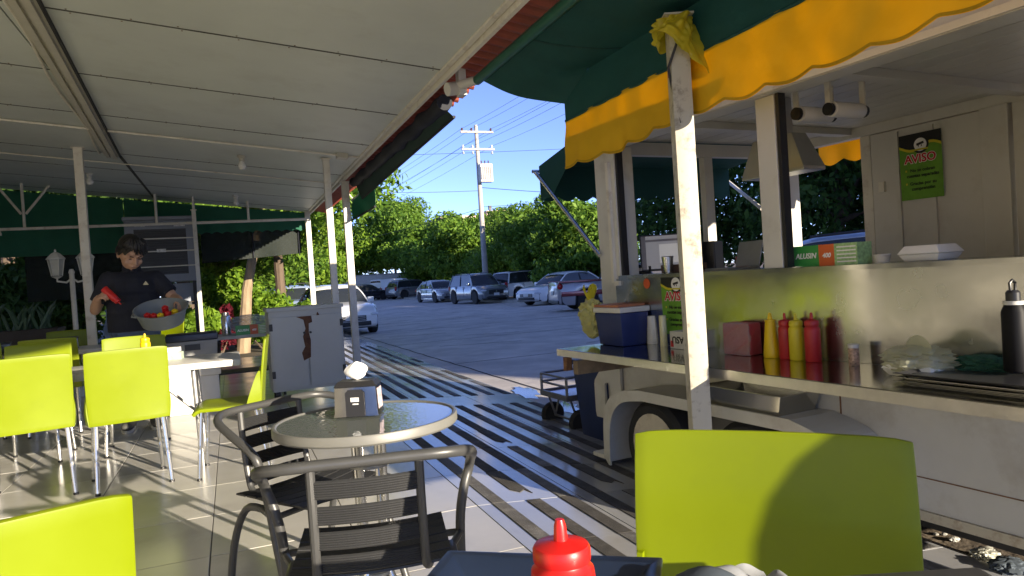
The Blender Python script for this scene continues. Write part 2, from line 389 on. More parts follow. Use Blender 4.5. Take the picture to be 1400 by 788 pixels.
# long trough fixture with ribs and conduit
def rail(x, wd, o0, o1, y0, y1, nm, m): return slab_quad(MB(), x-wd/2, x+wd/2, y0, y1, o0, o1).build(nm, m, roof, smooth=False)
fx = lambda y: -.91 - .048*(y-4.4)
def rail2(dx, wd, o0, o1, y0, y1, nm, m):
    b = MB(); r = []
    for y in (y0, y1):
        x = fx(y)+dx; r.append([(x-wd/2, y, cz(x-wd/2, o0)), (x+wd/2, y, cz(x+wd/2, o0)), (x+wd/2, y, cz(x+wd/2, o1)), (x-wd/2, y, cz(x-wd/2, o1))])
    return b.loft(r).build(nm, m, roof, smooth=False)
rail2(0, .15, .02, .001, 2.4, 9.05, 'trough_base', grey_fix)
rail2(-.035, .035, .045, .021, 2.4, 9.05, 'trough_rib', grey_fix)
rail2(.03, .045, .05, .021, 2.4, 9.05, 'trough_rib', grey_fix)
rail2(.083, .012, .035, .001, 2.4, 9.05, 'trough_gap', dark_gap)
def cpt(x, y, o): return (x, y, cz(x, o))
MB().tube([cpt(fx(y)-.10-.02*math.sin(y*2.3), y, .012) for y in [2.4+.33*i for i in range(21)]], .010, 8).build('conduit', white_metal, roof)
MB().tube([cpt(x, 7.62, .016) for x in (-4.5, -2.5, -1.2, 0, 1.36)], .011, 8).build('conduit', white_metal, roof)
MB().tube([cpt(x, 9.55, .016) for x in (-4.5, -2.5, -1.6, .2, 1.36)], .008, 8).build('conduit', white_metal, roof)
slab_quad(MB(), -1.075, -1.04, 9.06, 13.2, .006, .0).build('ceiling_seam', seal, roof, smooth=False)
fl = slab_quad(MB(), 1.13, 1.24, 7.55, 7.68, .05, .0).build('junction_box', grey_fix, roof, smooth=False)
# bare lamp holders under the ceiling
for k, (x, y, lb) in enumerate([(-1.62, 10.7, 'white bare bulb holder under the ceiling beside the tall left post'), (.17, 11.75, 'white bare bulb holder under the ceiling above the mesh curtain'), (.21, 8.3, 'small rusty sprinkler-like holder under the ceiling boards')]):
    t = thing('lamp_holder', lb, 'lamp', cpt(x, y, 0))
    MB().lathe([(.045, 0), (.05, -.015), (.03, -.03), (.028, -.06)], 14).build('socket', white_pl if k < 2 else grey_fix, t)
    MB().lathe([(.022, -.061), (.04, -.09), (.045, -.12), (.03, -.15), (.004, -.158)], 14).build('bulb', mat('bulb_glass', (.75, .75, .70), .15), t)
# posts
def post(name, label, x, y, z0, z1, wd, m, group=None, rz=0., extra=None):
    t = thing(name, label, 'post', (x, y, z0), rz, group)
    MB().box((-wd/2, -wd/2, 0), (wd/2, wd/2, z1-z0)).build('shaft', m, t, bevel=.004)
    MB().box((-wd*.9, -wd*.9, 0), (wd*.9, wd*.9, .008)).build('base_plate', m, t, smooth=False)
    MB().box((-wd*.75, -wd*.75, z1-z0-.01), (wd*.75, wd*.75, z1-z0-.002)).build('cap_plate', m, t, smooth=False)
    return t
post('roof_post', 'white steel roof post standing behind the person with the tub', -1.42, 8.8, 0, cz(-1.42, .003), .085, white_metal)
post('roof_post', 'white steel roof post rising just behind the grey cabinet', 1.06, 7.95, 0, cz(1.06, .003), .07, white_metal)
post('roof_post', 'white steel roof post at the street edge beyond the napkin dispenser', 1.42, 9.05, 0, cz(1.42, .06), .085, white_metal)
post('roof_post', 'white steel corner roof post beside the dark mesh curtain', 1.36, 13.1, 0, cz(1.36, .003), .085, white_metal)
post('roof_post', 'slim white post beside the evaporative cooler', -.46, 12.3, 0, 2.5, .06, white_metal)
# out of frame: wall added to bounce light, building placed to shade the street
wallm = mat('plaster', (.74, .69, .58), .9, var=.08, scale=1)
def building(name, label, lo, hi, wins, m):
    t = thing(name, label, 'building', ((lo[0]+hi[0])/2, (lo[1]+hi[1])/2, lo[2]))
    cx, cy = t.location.x, t.location.y
    L = lambda p: (p[0]-cx, p[1]-cy, p[2]-lo[2])
    MB().box(L(lo), L(hi)).build('wall', m, t, smooth=False)
    MB().box(L((lo[0]-.15, lo[1]-.15, hi[2]+.002)), L((hi[0]+.15, hi[1]+.15, hi[2]+.25))).build('cornice', conc, t, smooth=False)
    gl = mat('window_dark', (.03, .035, .04), .1)
    for (y, z, wd, ht) in wins:
        o = MB().box(L((lo[0]-.03, y-wd/2, z)), L((lo[0]-.002, y+wd/2, z+ht))).build('window', gl, t, smooth=False)
        MB().box(L((lo[0]-.10, y-wd/2-.1, z-.1)), L((lo[0]-.003, y+wd/2+.1, z-.02))).build('sill', conc, o, smooth=False)
    return t
building('shade_building', 'plain pale building out of view, placed to shade the street', (15.8, -18.0, -.2), (33, 9.5, 6.6), [(y, z, 1.4, 1.5) for y in range(-16, 9, 3) for z in (1.0, 4.3)], wallm)
wl = MB().box((-4.9, -3.5, -.01), (-4.62, 13.0, 3.3)).build('bounce_wall', wallm, smooth=False); tag(wl, 'cream plastered wall added out of view to bounce light onto the terrace', 'wall')
# ================================================================== food trailer (local x runs into it, y along it, away from the camera)
TA = R(5.23); TO = Vector((2.5, 3.1, 0))
_tx = Vector((math.cos(TA), math.sin(TA), 0)); _ty = Vector((-math.sin(TA), math.cos(TA), 0))
def tw(x, y, z): return TO + _tx*x + _ty*y + Vector((0, 0, z))
def tl(u, v, xp):
    d = ray(u, v); o = CAMP-TO; t = (xp-o.dot(_tx))/d.dot(_tx); p = o+d*t; return Vector((p.dot(_tx), p.dot(_ty), p.z))
def tly(u, v, yp):
    d = ray(u, v); o = CAMP-TO; t = (yp-o.dot(_ty))/d.dot(_ty); p = o+d*t; return Vector((p.dot(_tx), p.dot(_ty), p.z))
def tlz(u, v, z):
    p = gz(u, v, z)-TO; return Vector((p.dot(_tx), p.dot(_ty), z))
CT = .66; SILL = 1.095
trl = thing('food_trailer', 'cream food trailer with steel serving counter and open service windows', 'trailer', TO, TA)
def tb(lo, hi, name, m, par=None, **k):
    k.setdefault('smooth', False)
    return MB().box(lo, hi).build(name, m, par or trl, **k)
arch = [(p.x, p.y) for p in smooth_path([(-.86, .07, 0), (-.84, .20, 0), (-.76, .33, 0), (-.60, .395, 0)], 6)] + [(p.x, p.y) for p in smooth_path([(.52, .395, 0), (.72, .345, 0), (.82, .22, 0), (.845, .07, 0)], 6)]
body = MB().prism([(-1.76, .07)] + arch + [(1.24, .07), (1.24, .62), (-1.76, .62)], 0, .03, axis='x').build('front_skin', cream_metal, trl, smooth=False)
tb((-.012, -1.76, .03), (.02, -.9, .069), 'bottom_rail', mat('rusty_cream_rail', (.55, .50, .38), .6, var=.12, scale=6, stain=(.22, .09, .03), stain_scale=7, stain_amt=.9))
rust = mat('rust_seam', (.20, .10, .05), .9, var=.4, scale=20)
tb((-.004, -.636, .07), (-.0005, -.630, .62), 'weld_seam', rust, body); tb((-.004, -1.74, .205), (-.0005, -.87, .209), 'weld_seam', rust, body)

# wheel arches, fenders
fb = MB(); pa = [(p.x, p.y) for p in smooth_path([(-.90, .03, 0), (-.885, .22, 0), (-.80, .36, 0), (-.60, .425, 0)], 6)] + [(p.x, p.y) for p in smooth_path([(.50, .425, 0), (.74, .38, 0), (.865, .24, 0), (.89, -.04, 0)], 7)]
fb.loft([[(-.29, a, b), (-.001, a, b), (-.001, a2, b2), (-.29, a2, b2)] for (a, b), (a2, b2) in zip(pa, [(p[0]*.965, p[1]-.028) for p in pa])])
fen = fb.build('fender', cream_metal, trl, smooth=False, bevel=.004)
lip = MB(); lip.loft([[(-.30, a, b+.004), (-.289, a, b+.004), (-.289, a2, b2), (-.30, a2, b2)] for (a, b), (a2, b2) in zip(pa, [(p[0]*.93, p[1]-.055) for p in pa])]); lip.build('lip', cream_metal, fen, smooth=False)
tb((-.29, .893, -.055), (-.02, 1.03, -.03), 'step_plate', white_metal); tb((-.05, .905, -.03), (-.02, 1.0, .1), 'step_bracket', white_metal)
tb((.031, -.9, .0), (1.6, .9, .06), 'chassis', dark_metal); tb((.05, -1.7, -.02), (.12, 1.15, .06), 'chassis_rail', dark_metal); tb((1.6, -1.7, -.02), (1.67, 1.15, .06), 'chassis_rail', dark_metal)
rimm = mat('cream_rim', (.62, .56, .45), .5, var=.1, stain=(.25, .16, .1), stain_scale=10)
for y, side in ((.43, 0), (-.30, 0), (.43, 1), (-.30, 1)):
    X = -.165 if not side else 1.94
    wm = MB(); M = Matrix.Translation((X, y, .10)) @ Matrix.Rotation(R(90), 4, 'Y')
    wm.lathe([(.195, -.09), (.24, -.098), (.268, -.07), (.27, 0), (.268, .07), (.24, .098), (.195, .09)], 36, M=M); wo = wm.build('wheel', rubber, trl)
    for s in (-1, 1):
        MB().lathe([(.196, s*.094), (.19, s*.06), (.12, s*.045), (.07, s*.07), (.045, s*.09), (.0, s*.09)], 28, M=M).build('rim', rimm, wo)
# end plate with slotted hole
def ringplate(outer, inner, h0, h1, axis_m, name, m, par):
    b = MB(); n = len(outer)
    vs = [(h0, *p) for p in outer] + [(h0, *p) for p in inner] + [(h1, *p) for p in outer] + [(h1, *p) for p in inner]
    fs = []
    for i in range(n):
        j = (i+1) % n
        fs += [(i, j, n+j, n+i), (2*n+i, 3*n+i, 3*n+j, 2*n+j), (i, 2*n+i, 2*n+j, j), (n+i, n+j, 3*n+j, 3*n+i)]
    return b.add(vs, fs).build(name, m, par, smooth=False)
def polar(poly, c, n):
    out = []
    for k in range(n):
        a = 2*math.pi*k/n; d = Vector((math.cos(a), math.sin(a))); best = None
        for i in range(len(poly)):
            p, q2 = Vector(poly[i]), Vector(poly[(i+1) % len(poly)]); e = q2-p; w = Vector(c)-p
            den = d.x*e.y-d.y*e.x
            if abs(den) < 1e-9: continue
            t = (-w.x*e.y+w.y*e.x)/den; s = (-w.x*d.y+w.y*d.x)/den
            if t > 0 and -1e-6 <= s <= 1+1e-6 and (best is None or t < best): best = t
        out.append((c[0]+d.x*best, c[1]+d.y*best))
    return out
pc = (1.21, .26)
op = polar([(1.37, .11), (1.37, .36), (1.14, .60), (1.05, .60), (1.05, .11)], pc, 40)
cap = [(1.21+.035*math.cos(2*math.pi*k/40), .26+.035*math.sin(2*math.pi*k/40)+(.07 if math.sin(2*math.pi*k/40) > 0.001 else -.07 if math.sin(2*math.pi*k/40) < -.001 else 0)) for k in range(40)]
ringplate(op, cap, -.03, -.012, None, 'end_plate', cream_metal, trl)
# counter, panel, sill
cn = MB(); cn.box((-.50, -1.74, CT-.04), (-.001, 1.04, CT)); ctr = cn.build('counter', mat('counter_steel', (.50, .49, .45), .13, 1.0, var=.08, scale=4, rvar=.05), trl, bevel=.004, smooth=False)
tb((-.505, -1.75, CT-.045), (-.495, 1.05, CT-.003), 'front_lip', mat('lip_steel', (.62, .60, .55), .3, 1.0, var=.12, scale=7, bump=.2, bscale=20), ctr)
tb((-.45, .90, CT-.16), (-.0, .95, CT-.075), 'counter_bracket', mat('weathered_wood', (.24, .18, .12), .85, var=.3, scale=10, stretch=(1, 8, 1)))
tb((-.48, .98, CT-.14), (-.44, 1.02, CT-.056), 'counter_hinge', rust)
tb((-.012, -1.74, CT+.001), (-.001, 1.06, SILL-.02), 'steel_panel', steel_panel)
tb((-.02, -1.76, .621), (.03, 1.24, CT-.0005), 'counter_ledge', cream_metal)
tb((-.03, -1.75, SILL-.022), (.42, 1.0, SILL), 'sill', steel_panel)
tb((.0, -1.76, CT), (.03, 1.24, SILL-.023), 'upper_skin', cream_metal)
# front posts and header
tb((-.005, 1.01, CT+.002), (.15, 1.24, 1.95), 'corner_post', cream_metal, bevel=.006); tb((-.03, 1.05, 1.05), (-.006, 1.08, 1.85), 'hinge_bar', white_metal)
tb((-.03, 1.0, 1.03), (-.006, 1.05, 1.06), 'latch', white_metal)
tb((.0, -.345, SILL+.001), (.07, -.225, 1.95), 'front_post', cream_metal, bevel=.004); tb((.003, -.372, SILL+.001), (.05, -.352, 1.95), 'window_seal', black_pl)
tb((.003, .985, SILL+.001), (.05, 1.005, 1.95), 'window_seal', black_pl)
tb((.0, -1.759, SILL+.001), (.07, -1.66, 1.95), 'front_post', cream_metal, bevel=.004)
tb((-.04, -1.79, 1.951), (.10, 1.26, 2.17), 'header', cream_metal, bevel=.006)
tb((-.055, -1.79, 1.955), (-.042, 1.26, 1.985), 'header_rail', white_metal)
tb((-.05, -1.80, 2.172), (1.9, 1.28, 2.24), 'roof', cream_metal, bevel=.01)
# interior
iw = mat('interior_white', (.62, .61, .56), .4, var=.06, scale=2, stain=(.46, .42, .34), stain_scale=3, stain_amt=.45)
for k in range(12): tb((.12+.14*k, -1.74, 2.03), (.253+.14*k, 1.2, 2.045), 'ceiling_plank', iw)
tb((.11, -1.75, 2.05), (1.82, 1.22, 2.17), 'ceiling_core', iw)
tb((.11, -.62, 1.985), (1.8, -.54, 2.029), 'ceiling_beam', iw); tb((.11, .55, 1.985), (1.8, .63, 2.029), 'ceiling_beam', iw)
tb((1.78, -1.76, .07), (1.82, 1.24, 1.05), 'rear_wall', iw); tb((1.74, -1.76, 1.96), (1.82, 1.24, 2.028), 'rear_header', iw)
tb((1.76, .425, 1.051), (1.82, .50, 1.959), 'rear_post', white_metal); tb((1.70, 1.10, 1.051), (1.82, 1.24, 1.959), 'rear_post', iw)
hatch = tb((1.76, -.33, 1.051), (1.80, .42, 1.955), 'hatch', iw)
for y in (.22, -.02): tb((1.742, y-.012, 1.06), (1.759, y+.012, 1.94), 'rib', iw, hatch)
tb((1.735, .32, 1.55), (1.758, .36, 1.62), 'hasp', white_metal, hatch)
tb((1.70, -.50, 1.051), (1.82, -.34, 1.958), 'rear_jamb', iw, bevel=.008); tb((1.72, -.62, 1.051), (1.80, -.515, 1.958), 'rear_jamb', iw, bevel=.008)
tb((1.75, -1.76, 1.051), (1.82, -1.3, 1.958), 'rear_wall_upper', iw)
tb((.0, 1.205, .07), (1.82, 1.24, 1.04), 'end_wall', cream_metal); tb((.16, 1.19, 1.02), (1.7, 1.26, 1.06), 'end_sill', iw)
tb((.16, 1.18, 1.93), (1.7, 1.245, 2.02), 'end_header', iw); tb((.94, 1.19, 1.061), (1.02, 1.245, 1.929), 'end_post', iw)
tb((.0, -1.79, .07), (1.82, -1.762, 2.16), 'near_end_wall', cream_metal)
tb((.03, -1.74, .10), (1.78, 1.2, .14), 'inner_floor', dark_metal)
# hood, rolls
hood = mat('hood_steel', (.50, .50, .47), .35, .9, var=.08)
hb = MB(); hb.loft([[(.33, -.22, 1.605), (.50, -.22, 1.605), (.50, .22, 1.605), (.33, .22, 1.605)], [(.33, -.22, 1.625), (.50, -.22, 1.625), (.50, .22, 1.625), (.33, .22, 1.625)], [(.36, -.13, 1.82), (.47, -.13, 1.82), (.47, .15, 1.82), (.36, .15, 1.82)]]); hb.build('range_hood', hood, trl, smooth=False, bevel=.005)
tb((.38, -.06, 1.821), (.45, .08, 2.028), 'hood_duct', hood)
film = mat('plastic_film', (.78, .78, .78), .2, var=.05)
for x, y, L in ((.24, -.27, .22), (.33, -.39, .22)):
    wr = MB().lathe([(.012, 0), (.038, .0005), (.04, .01), (.04, L-.01), (.038, L), (.012, L+.0005)], 18, M=Matrix.Translation((x, y-.02, 1.875)) @ Matrix.Rotation(R(90), 4, 'Y') @ Matrix.Rotation(R(0), 4, 'X')).build('film_roll', film, trl)
    for dx in (-.02, L+.02):
        MB().cbox((x+dx, y-.02, 1.955), (.012, .03, .16)).build('roll_arm', white_metal, wr, smooth=False)
        MB().lathe([(.0, -.012), (.032, -.01), (.032, .01), (.0, .012)], 14, M=Matrix.Translation((x+dx*.99, y-.02, 1.875)) @ Matrix.Rotation(R(90), 4, 'Y')).build('roll_hub', black_pl, wr)

# ---------------------------------------------------------------- posters (flat prints)
pg = mat('poster_green', (.13, .33, .03), .35, var=.18, scale=12); pk = mat('poster_black', (.012, .012, .012), .35); py = mat('poster_yellow', (.60, .52, .03), .35)
pr = mat('poster_red', (.55, .02, .03), .35); pw = mat('poster_white', (.8, .8, .78), .35)
def poster(label, org, wd, ht, M):                                # M maps poster plane (x right, y up, z out) to trailer space
    t = thing('notice_poster', label, 'poster', (0, 0, 0))
    t.matrix_world = Matrix.Translation(TO) @ Matrix.Rotation(TA, 4, 'Z') @ Matrix.Translation(org) @ M
    a = lambda poly, z, nm, m: MB().prism(poly, z, z+.0006, axis='z').build(nm, m, t, smooth=False)
    a([(0, 0), (wd, 0), (wd, ht), (0, ht)], 0, 'sheet', pg)
    n = 12; wv = [(wd*k/n, ht*(.80+.05*math.sin(2.2*math.pi*k/n+2.6))) for k in range(n+1)]
    a(wv + [(wd, ht), (0, ht)], .0012, 'black_band', pk)
    a([(x, y-.028*ht) for x, y in wv] + [(x, y+.012*ht) for x, y in reversed(wv)], .0024, 'yellow_wave', py)
    cir = lambda r, z, m, nm: a([(wd*.52+r*math.cos(2*math.pi*k/24), ht*.82+r*math.sin(2*math.pi*k/24)) for k in range(24)], z, nm, m)
    cir(wd*.20, .0036, pk, 'badge'); cir(wd*.15, .0048, pw, 'badge')
    a([(wd*(.52-.09), ht*.84), (wd*(.52+.08), ht*.865), (wd*(.52+.09), ht*.83), (wd*(.52-.08), ht*.805)], .006, 'cart_mark', pk)
    for dx in (-.04, .03): a([(wd*(.52+dx)-.003, ht*.79), (wd*(.52+dx)+.003, ht*.79), (wd*(.52+dx)+.003, ht*.815), (wd*(.52+dx)-.003, ht*.815)], .006, 'cart_mark', pk)
    a([(wd*.34, ht*.735), (wd*.70, ht*.735), (wd*.70, ht*.76), (wd*.34, ht*.76)], .006, 'ribbon', py)
    def tx(s, cy, size, m, bold=0., z=.0075, cx=.5):
        o = obj('lettering', text_mesh(s, size, m, bold=bold), t, (wd*cx, ht*cy, z)); return o
    tx('AVISO', .56, wd*.265, pw, wd*.018, .003); tx('AVISO', .56, wd*.265, pr, wd*.006, .0045)
    for k, s in enumerate(('No se cobran', 'cuentas separadas', 'Gracias por su', 'comprensión')): tx(s, (.42, .34, .22, .14)[k], wd*.105, pk, wd*.002, .003, .54)
    for yv in (.43, .23): a([(wd*.13, ht*yv), (wd*.17, ht*yv), (wd*.17, ht*(yv+.03)), (wd*.13, ht*(yv+.03))], .003, 'bullet', py)
    return t
FM = Matrix(((0, 0, -1, 0), (-1, 0, 0, 0), (0, 1, 0, 0), (0, 0, 0, 1)))    # poster facing the terrace
poster('green AVISO notice hanging on the closed hatch inside the trailer', (1.737, .195, 1.47), .285, .43, FM)
poster('green AVISO notice stuck on the steel panel behind the paper boxes', (-.0135, .585, CT+.07), .27, .365, FM)
st = MB().lathe([(0, 0), (.032, 0), (.032, .001), (0, .001)], 20).build('round_sticker', mat('sticker_orange', (.62, .10, .03), .4))
p = tl(884, 388, -.014); st.matrix_world = Matrix.Translation(tw(-.0135, p.y, p.z)) @ Matrix.Rotation(TA, 4, 'Z') @ Matrix.Rotation(R(-90), 4, 'Y'); tag(st, 'small round orange sticker on the steel panel', 'sticker')

# ---------------------------------------------------------------- awnings
aw = thing('trailer_awning', 'green canvas awning with scalloped yellow valance stretched over the counter', 'awning', TO, TA)
def wl_(x, y, z):
    d = Vector((x, y, z)) - TO; return Vector((d.dot(_tx), d.dot(_ty), z))
def vz(y): return .042*(.8-y)
Y0, Y1 = .78, -3.0
def canvas(u, v):
    y = Y0 + (Y1-Y0)*u; A = wl_(1.58, 4.33 - 4.9*u, 2.425)
    B = Vector((-.5, y, 2.15 + vz(y) + .12*min(1, u/.07)))
    p = A.lerp(B, v); p.z -= .035*math.sin(math.pi*v)*(1+.4*math.sin(u*23)) + .006*math.sin(u*90+v*5)*math.sin(math.pi*v); return p
MB().grid(canvas, 70, 14).build('canvas', green_cv, aw, thick=.0015)
def band(u, v):
    y = Y0 + (Y1-Y0)*u; top = 2.15 + vz(y) + .12*min(1, u/.07); bot = 2.05 + vz(y)
    return (-.5 + .004*math.sin(u*70)*v, y, top + (bot-top)*v)
MB().grid(band, 120, 4).build('green_band', green_cv, aw, thick=.0015)
def val(u, v):
    y = Y0 + (Y1-Y0)*u; top = 2.05 + vz(y)
    sc = abs(math.sin(math.pi*(y+.07)/.235)); bot = top - .270 - .024*sc - .012*math.sin(y*4.1)
    rip = (.012*math.sin(y*7.3)+.006*math.sin(y*19+1))*v + .010*noise.noise((y*9, v*3, 0)) + .02*math.exp(-((y-.25)/.05)**2)*v
    return (-.503 - .012*v + rip, y, top + (bot-top)*v)
MB().grid(val, 300, 8).build('valance', yellow_cv, aw, thick=.0015)
def hem(v0, v1, nm, m):
    def f(u, v):
        p = val(u, v0+(v1-v0)*v); return (p[0]-.0035, p[1], p[2])
    MB().grid(f, 300, 1).build(nm, m, aw, thick=.001)
stitch = cloth_mat('hem_yellow', (.62, .38, .015), .3, bump=.5, bscale=60)
hem(.955, .995, 'bottom_hem', stitch)
for us in (.16, .36, .56, .78): MB().grid(lambda u, v: canvas(us+.004*u, .02+.96*v) - Vector((0, 0, .003)), 1, 14).build('canvas_seam', cloth_mat('seam_green', (.008, .06, .055), .25, bump=.4, bscale=40), aw, thick=.001)
MB().tube([wl_(1.58, 4.36, 2.425), wl_(1.58, -.6, 2.425)], .032, 14).build('roller', mat('green_tube', (.012, .10, .06), .35), aw)
MB().tube([(-.497, Y0, 2.045+vz(Y0)), (-.497, Y1, 2.045+vz(Y1))], .010, 8).build('front_bar', MATS['green_canvas'], aw)
for y in (4.52, -.2):
    br = MB().cbox(wl_(1.52, y, 2.47), (.05, .07, .22), rz=-TA).build('bracket', cream_metal, aw, smooth=False)
    MB().tube([wl_(1.50, y, 2.43), wl_(1.58, y-.16, 2.425)], .03, 12).build('bracket_sleeve', cream_metal, br)
    MB().tube([wl_(1.42, y, 2.40), wl_(1.52, y+.02, 2.42)], .045, 12).build('bracket_boss', cream_metal, br)
# awning over the far end of the trailer
ea = thing('end_awning', 'dark green canvas awning over the far end of the trailer', 'awning', TO, TA)
MB().grid(lambda u, v: (-.05+1.95*u, 1.27+.66*v, 2.10-.13*v-.02*math.sin(math.pi*v)), 20, 6).build('canvas', green_cv, ea, thick=.0015)
MB().grid(lambda u, v: (-.05+1.95*u, 1.93+.006*math.sin(u*40)*v, 1.97-v*(.24+.035*abs(math.sin(math.pi*u*1.95/.16)))), 200, 4).build('valance', green_cv, ea, thick=.0015)
MB().add([(-.05, 1.27, 2.1), (-.05, 1.93, 1.97), (-.05, 1.93, 1.70), (-.05, 1.75, 1.72)], [(0, 1, 2, 3)]).build('side_flap', green_cv, ea, thick=.0015)
MB().tube([(-.03, 1.20, 1.24), (-.06, 1.97, 1.93)], .016, 10).build('strut', chrome, ea); MB().tube([(-.09, 1.965, 1.935), (1.9, 1.965, 1.965)], .014, 8).build('front_bar', chrome, ea)
# awning over the street side
ra = thing('street_side_awning', 'awning with yellow scalloped valance on the street side of the trailer', 'awning', TO, TA)
MB().grid(lambda u, v: (1.84+.46*v, 1.3-3.1*u, 2.17-.10*v), 20, 6).build('canvas', green_cv, ra, thick=.0015)
MB().grid(lambda u, v: (2.31+.008*math.sin(u*80)*v, 1.3-3.1*u, 2.07-v*(.15+.04*abs(math.sin(math.pi*u*3.1/.235)))), 260, 4).build('valance', yellow_cv, ra, thick=.0015)
MB().tube([tl(1042, 286, 1.84), tl(985, 240, 2.30)], .016, 10).build('strut', white_metal, ra); MB().tube([(2.30, 1.3, 2.06), (2.30, -1.8, 2.06)], .013, 8).build('front_bar', white_metal, ra)
# street-front post by the counter
pp = tw(-.575, -.335, 0)
fp = post('awning_post', 'white flaking steel awning post in front of the serving counter with yellow bag tied on', pp.x, pp.y, -.10, 2.27, .088, mat('flaking_white_paint', (.52, .49, .40), .5, var=.05, scale=4, stain=(.10, .06, .04), stain_scale=14, stain_amt=.8), rz=R(-22))
MB().box((-.0455, .005, 2.10), (-.0443, .03, 2.14)).build('sticker', mat('sticker_dark', (.25, .08, .06), .5, var=.8, scale=160), fp, smooth=False)
bagm = cloth_mat('yellow_bag', (.72, .62, .05), .45, var=.1, scale=14, bump=.6, bscale=30, rough=.35)
bb = MB(); q = random.Random(4)
def bag(u, v):
    a = 2*math.pi*u; r = .060 + .045*v + .020*math.sin(a*3+v*4) + .012*math.sin(a*7+v*9) + .035*abs(noise.noise((math.cos(a)*2.5, math.sin(a)*2.5, v*4)))
    return (pp.x+r*math.cos(a), pp.y+r*math.sin(a), 2.26 - .10*v - (.16*v*v*max(0, math.sin(a-3.9))) - .02*math.sin(a*5)*v)
bb.grid(bag, 90, 26)
bo = bb.build('plastic_bag', bagm, None, ang=70); tag(bo, 'yellow plastic bag tied round the top of the awning post', 'bag')
wi = MB().tube([(pp.x-.045, pp.y-.06, 2.13), (pp.x-.07, pp.y-.02, 2.03), (pp.x-.04, pp.y+.0, 1.93), (pp.x-.05, pp.y-.02, 1.86), (pp.x-.03, pp.y-.03, 1.78)], .006, 6).build('cable', black_pl); tag(wi, 'black cable dangling beside the top of the awning post', 'cable')
# ================================================================== lime chairs
def make_lime_chair():
    t = thing('plastic_chair', 'lime green plastic chair', 'chair')
    def back(u, v):
        s = 2*u-1; z = .405 + .445*v; wd = .216 + .008*v + .006*math.sin(math.pi*v)
        y = -.190 - .055*v**1.3 - .012*(1-s*s)
        if v > .93: z -= .006*(abs(s)**10)
        return (s*wd, y, z + .002*(1-s*s)*(1 if v > .9 else 0))
    MB().grid(back, 18, 16).build('backrest', lime, t, thick=.014, bevel=.004, ang=50)
    for s in (-1, 1):
        def fl(u, v):
            z = .405 + .24*v; d = .085*(1-v)**.8 + .012
            return (s*(.216+.003+.010*math.sin(math.pi*min(1, v*1.2))+.012*u*(1-v)), -.187-.010*v + d*u, z)
        MB().grid(fl, 5, 12).build('side_flange', lime, t, thick=.010)
    def seat(u, v):
        s = 2*u-1; y = -.18+.40*v; wd = .222-.012*v
        z = .452 - .014*(1-s*s)*math.sin(math.pi*min(1, v*1.1)) - (.03*((v-.86)/.14)**2 if v > .86 else 0) - .012*abs(s)**6
        return (s*wd, y, z)
    MB().grid(seat, 16, 16).build('seat', lime, t, thick=.022, bevel=.005, ang=50)
    for sx in (-1, 1):
        for (ty, by) in ((.165, .20), (-.15, -.215)):
            a = Vector((sx*.180, ty, .435)); c = Vector((sx*.200, by, .014))
            pts = [a.lerp(c, k) for k in (0, .5, .56, .58, .60, .66, 1)]
            lg = MB().tube(pts, [.0135, .0135, .0135, .0115, .0135, .0135, .012], 10).build('leg', chrome, t)
            MB().lathe([(.012, .0), (.015, .001), (.015, .013), (.0115, .016)], 10, c=(c.x, c.y, 0)).build('foot', black_pl, lg)
    return t
def hd(vx, vy): return math.atan2(-vx, vy)                          # rotation that makes a thing face (vx, vy)
chair0 = make_lime_chair()
CH = [  # x, y, facing, label
 (-.655, 5.06, hd(-.20, .98), 'sunlit lime green plastic chair tucked at the white table in front of the person'),
 (-1.18, 5.10, hd(-.20, .98), 'lime green plastic chair whose back carries a vertical post shadow at the white table'),
 (-.04, 4.98, hd(-1, .08), 'lime green plastic chair standing sideways at the end of the white table'),
 (-.73, 6.13, hd(.05, -1), 'lime green plastic chair behind the mustard bottle, facing across the white table'),
 (-1.42, 6.22, hd(-.05, -1), 'lime green plastic chair across the white table from the post-shadowed one'),
 (-1.48, 7.45, hd(.1, 1), 'lime green plastic chair between the white table and the rear table'),
 (-1.63, 8.75, hd(.1, -1), 'lime green plastic chair beyond the rear table next to the tall post'),
 (-2.02, 8.25, hd(1, 0), 'lime green plastic chair seen sideways at the rear table'),
 (-2.12, 7.6, hd(-.05, 1), 'lime green plastic chair in the shade near the planter, back to the white table'),
 (-2.55, 9.3, hd(1, -.2), 'lime green plastic chair in deep shade next to the agave planter'),
 (-.90, 9.9, hd(-.7, -.7), 'lime green plastic chair standing alone behind the person'),
]
for k, (x, y, a, lb) in enumerate(CH):
    if k == 0:
        chair0.location = (x, y, 0); chair0.rotation_euler = (0, 0, a); chair0['label'] = lb
    else: dup(chair0, (x, y, 0), a, lb)
# nearest two
pA = gz(888, 582, .85); pB = gz(1235, 608, .85); mid = (pA+pB)/2; nrm = Vector((-(pB-pA).y, (pB-pA).x, 0)).normalized()
nrm = nrm if nrm.dot(Vector((-1, -1, 0))) > 0 else -nrm
nrm = Matrix.Rotation(R(11), 3, 'Z') @ nrm; c = mid + nrm*.24; dup(chair0, (c.x, c.y, 0), hd(nrm.x, nrm.y), 'large lime green plastic chair facing the red ketchup bottle, curved shadow on it')
pA = gz(178, 672, .85); d = Vector((-.93, -.36, 0)).normalized(); n2 = Vector((-.36, .93, 0)).normalized()
c = pA + d*.222 + n2*.24; dup(chair0, (c.x, c.y, 0), hd(n2.x, n2.y), 'lime green plastic chair whose back stands beside the dark slatted chairs')

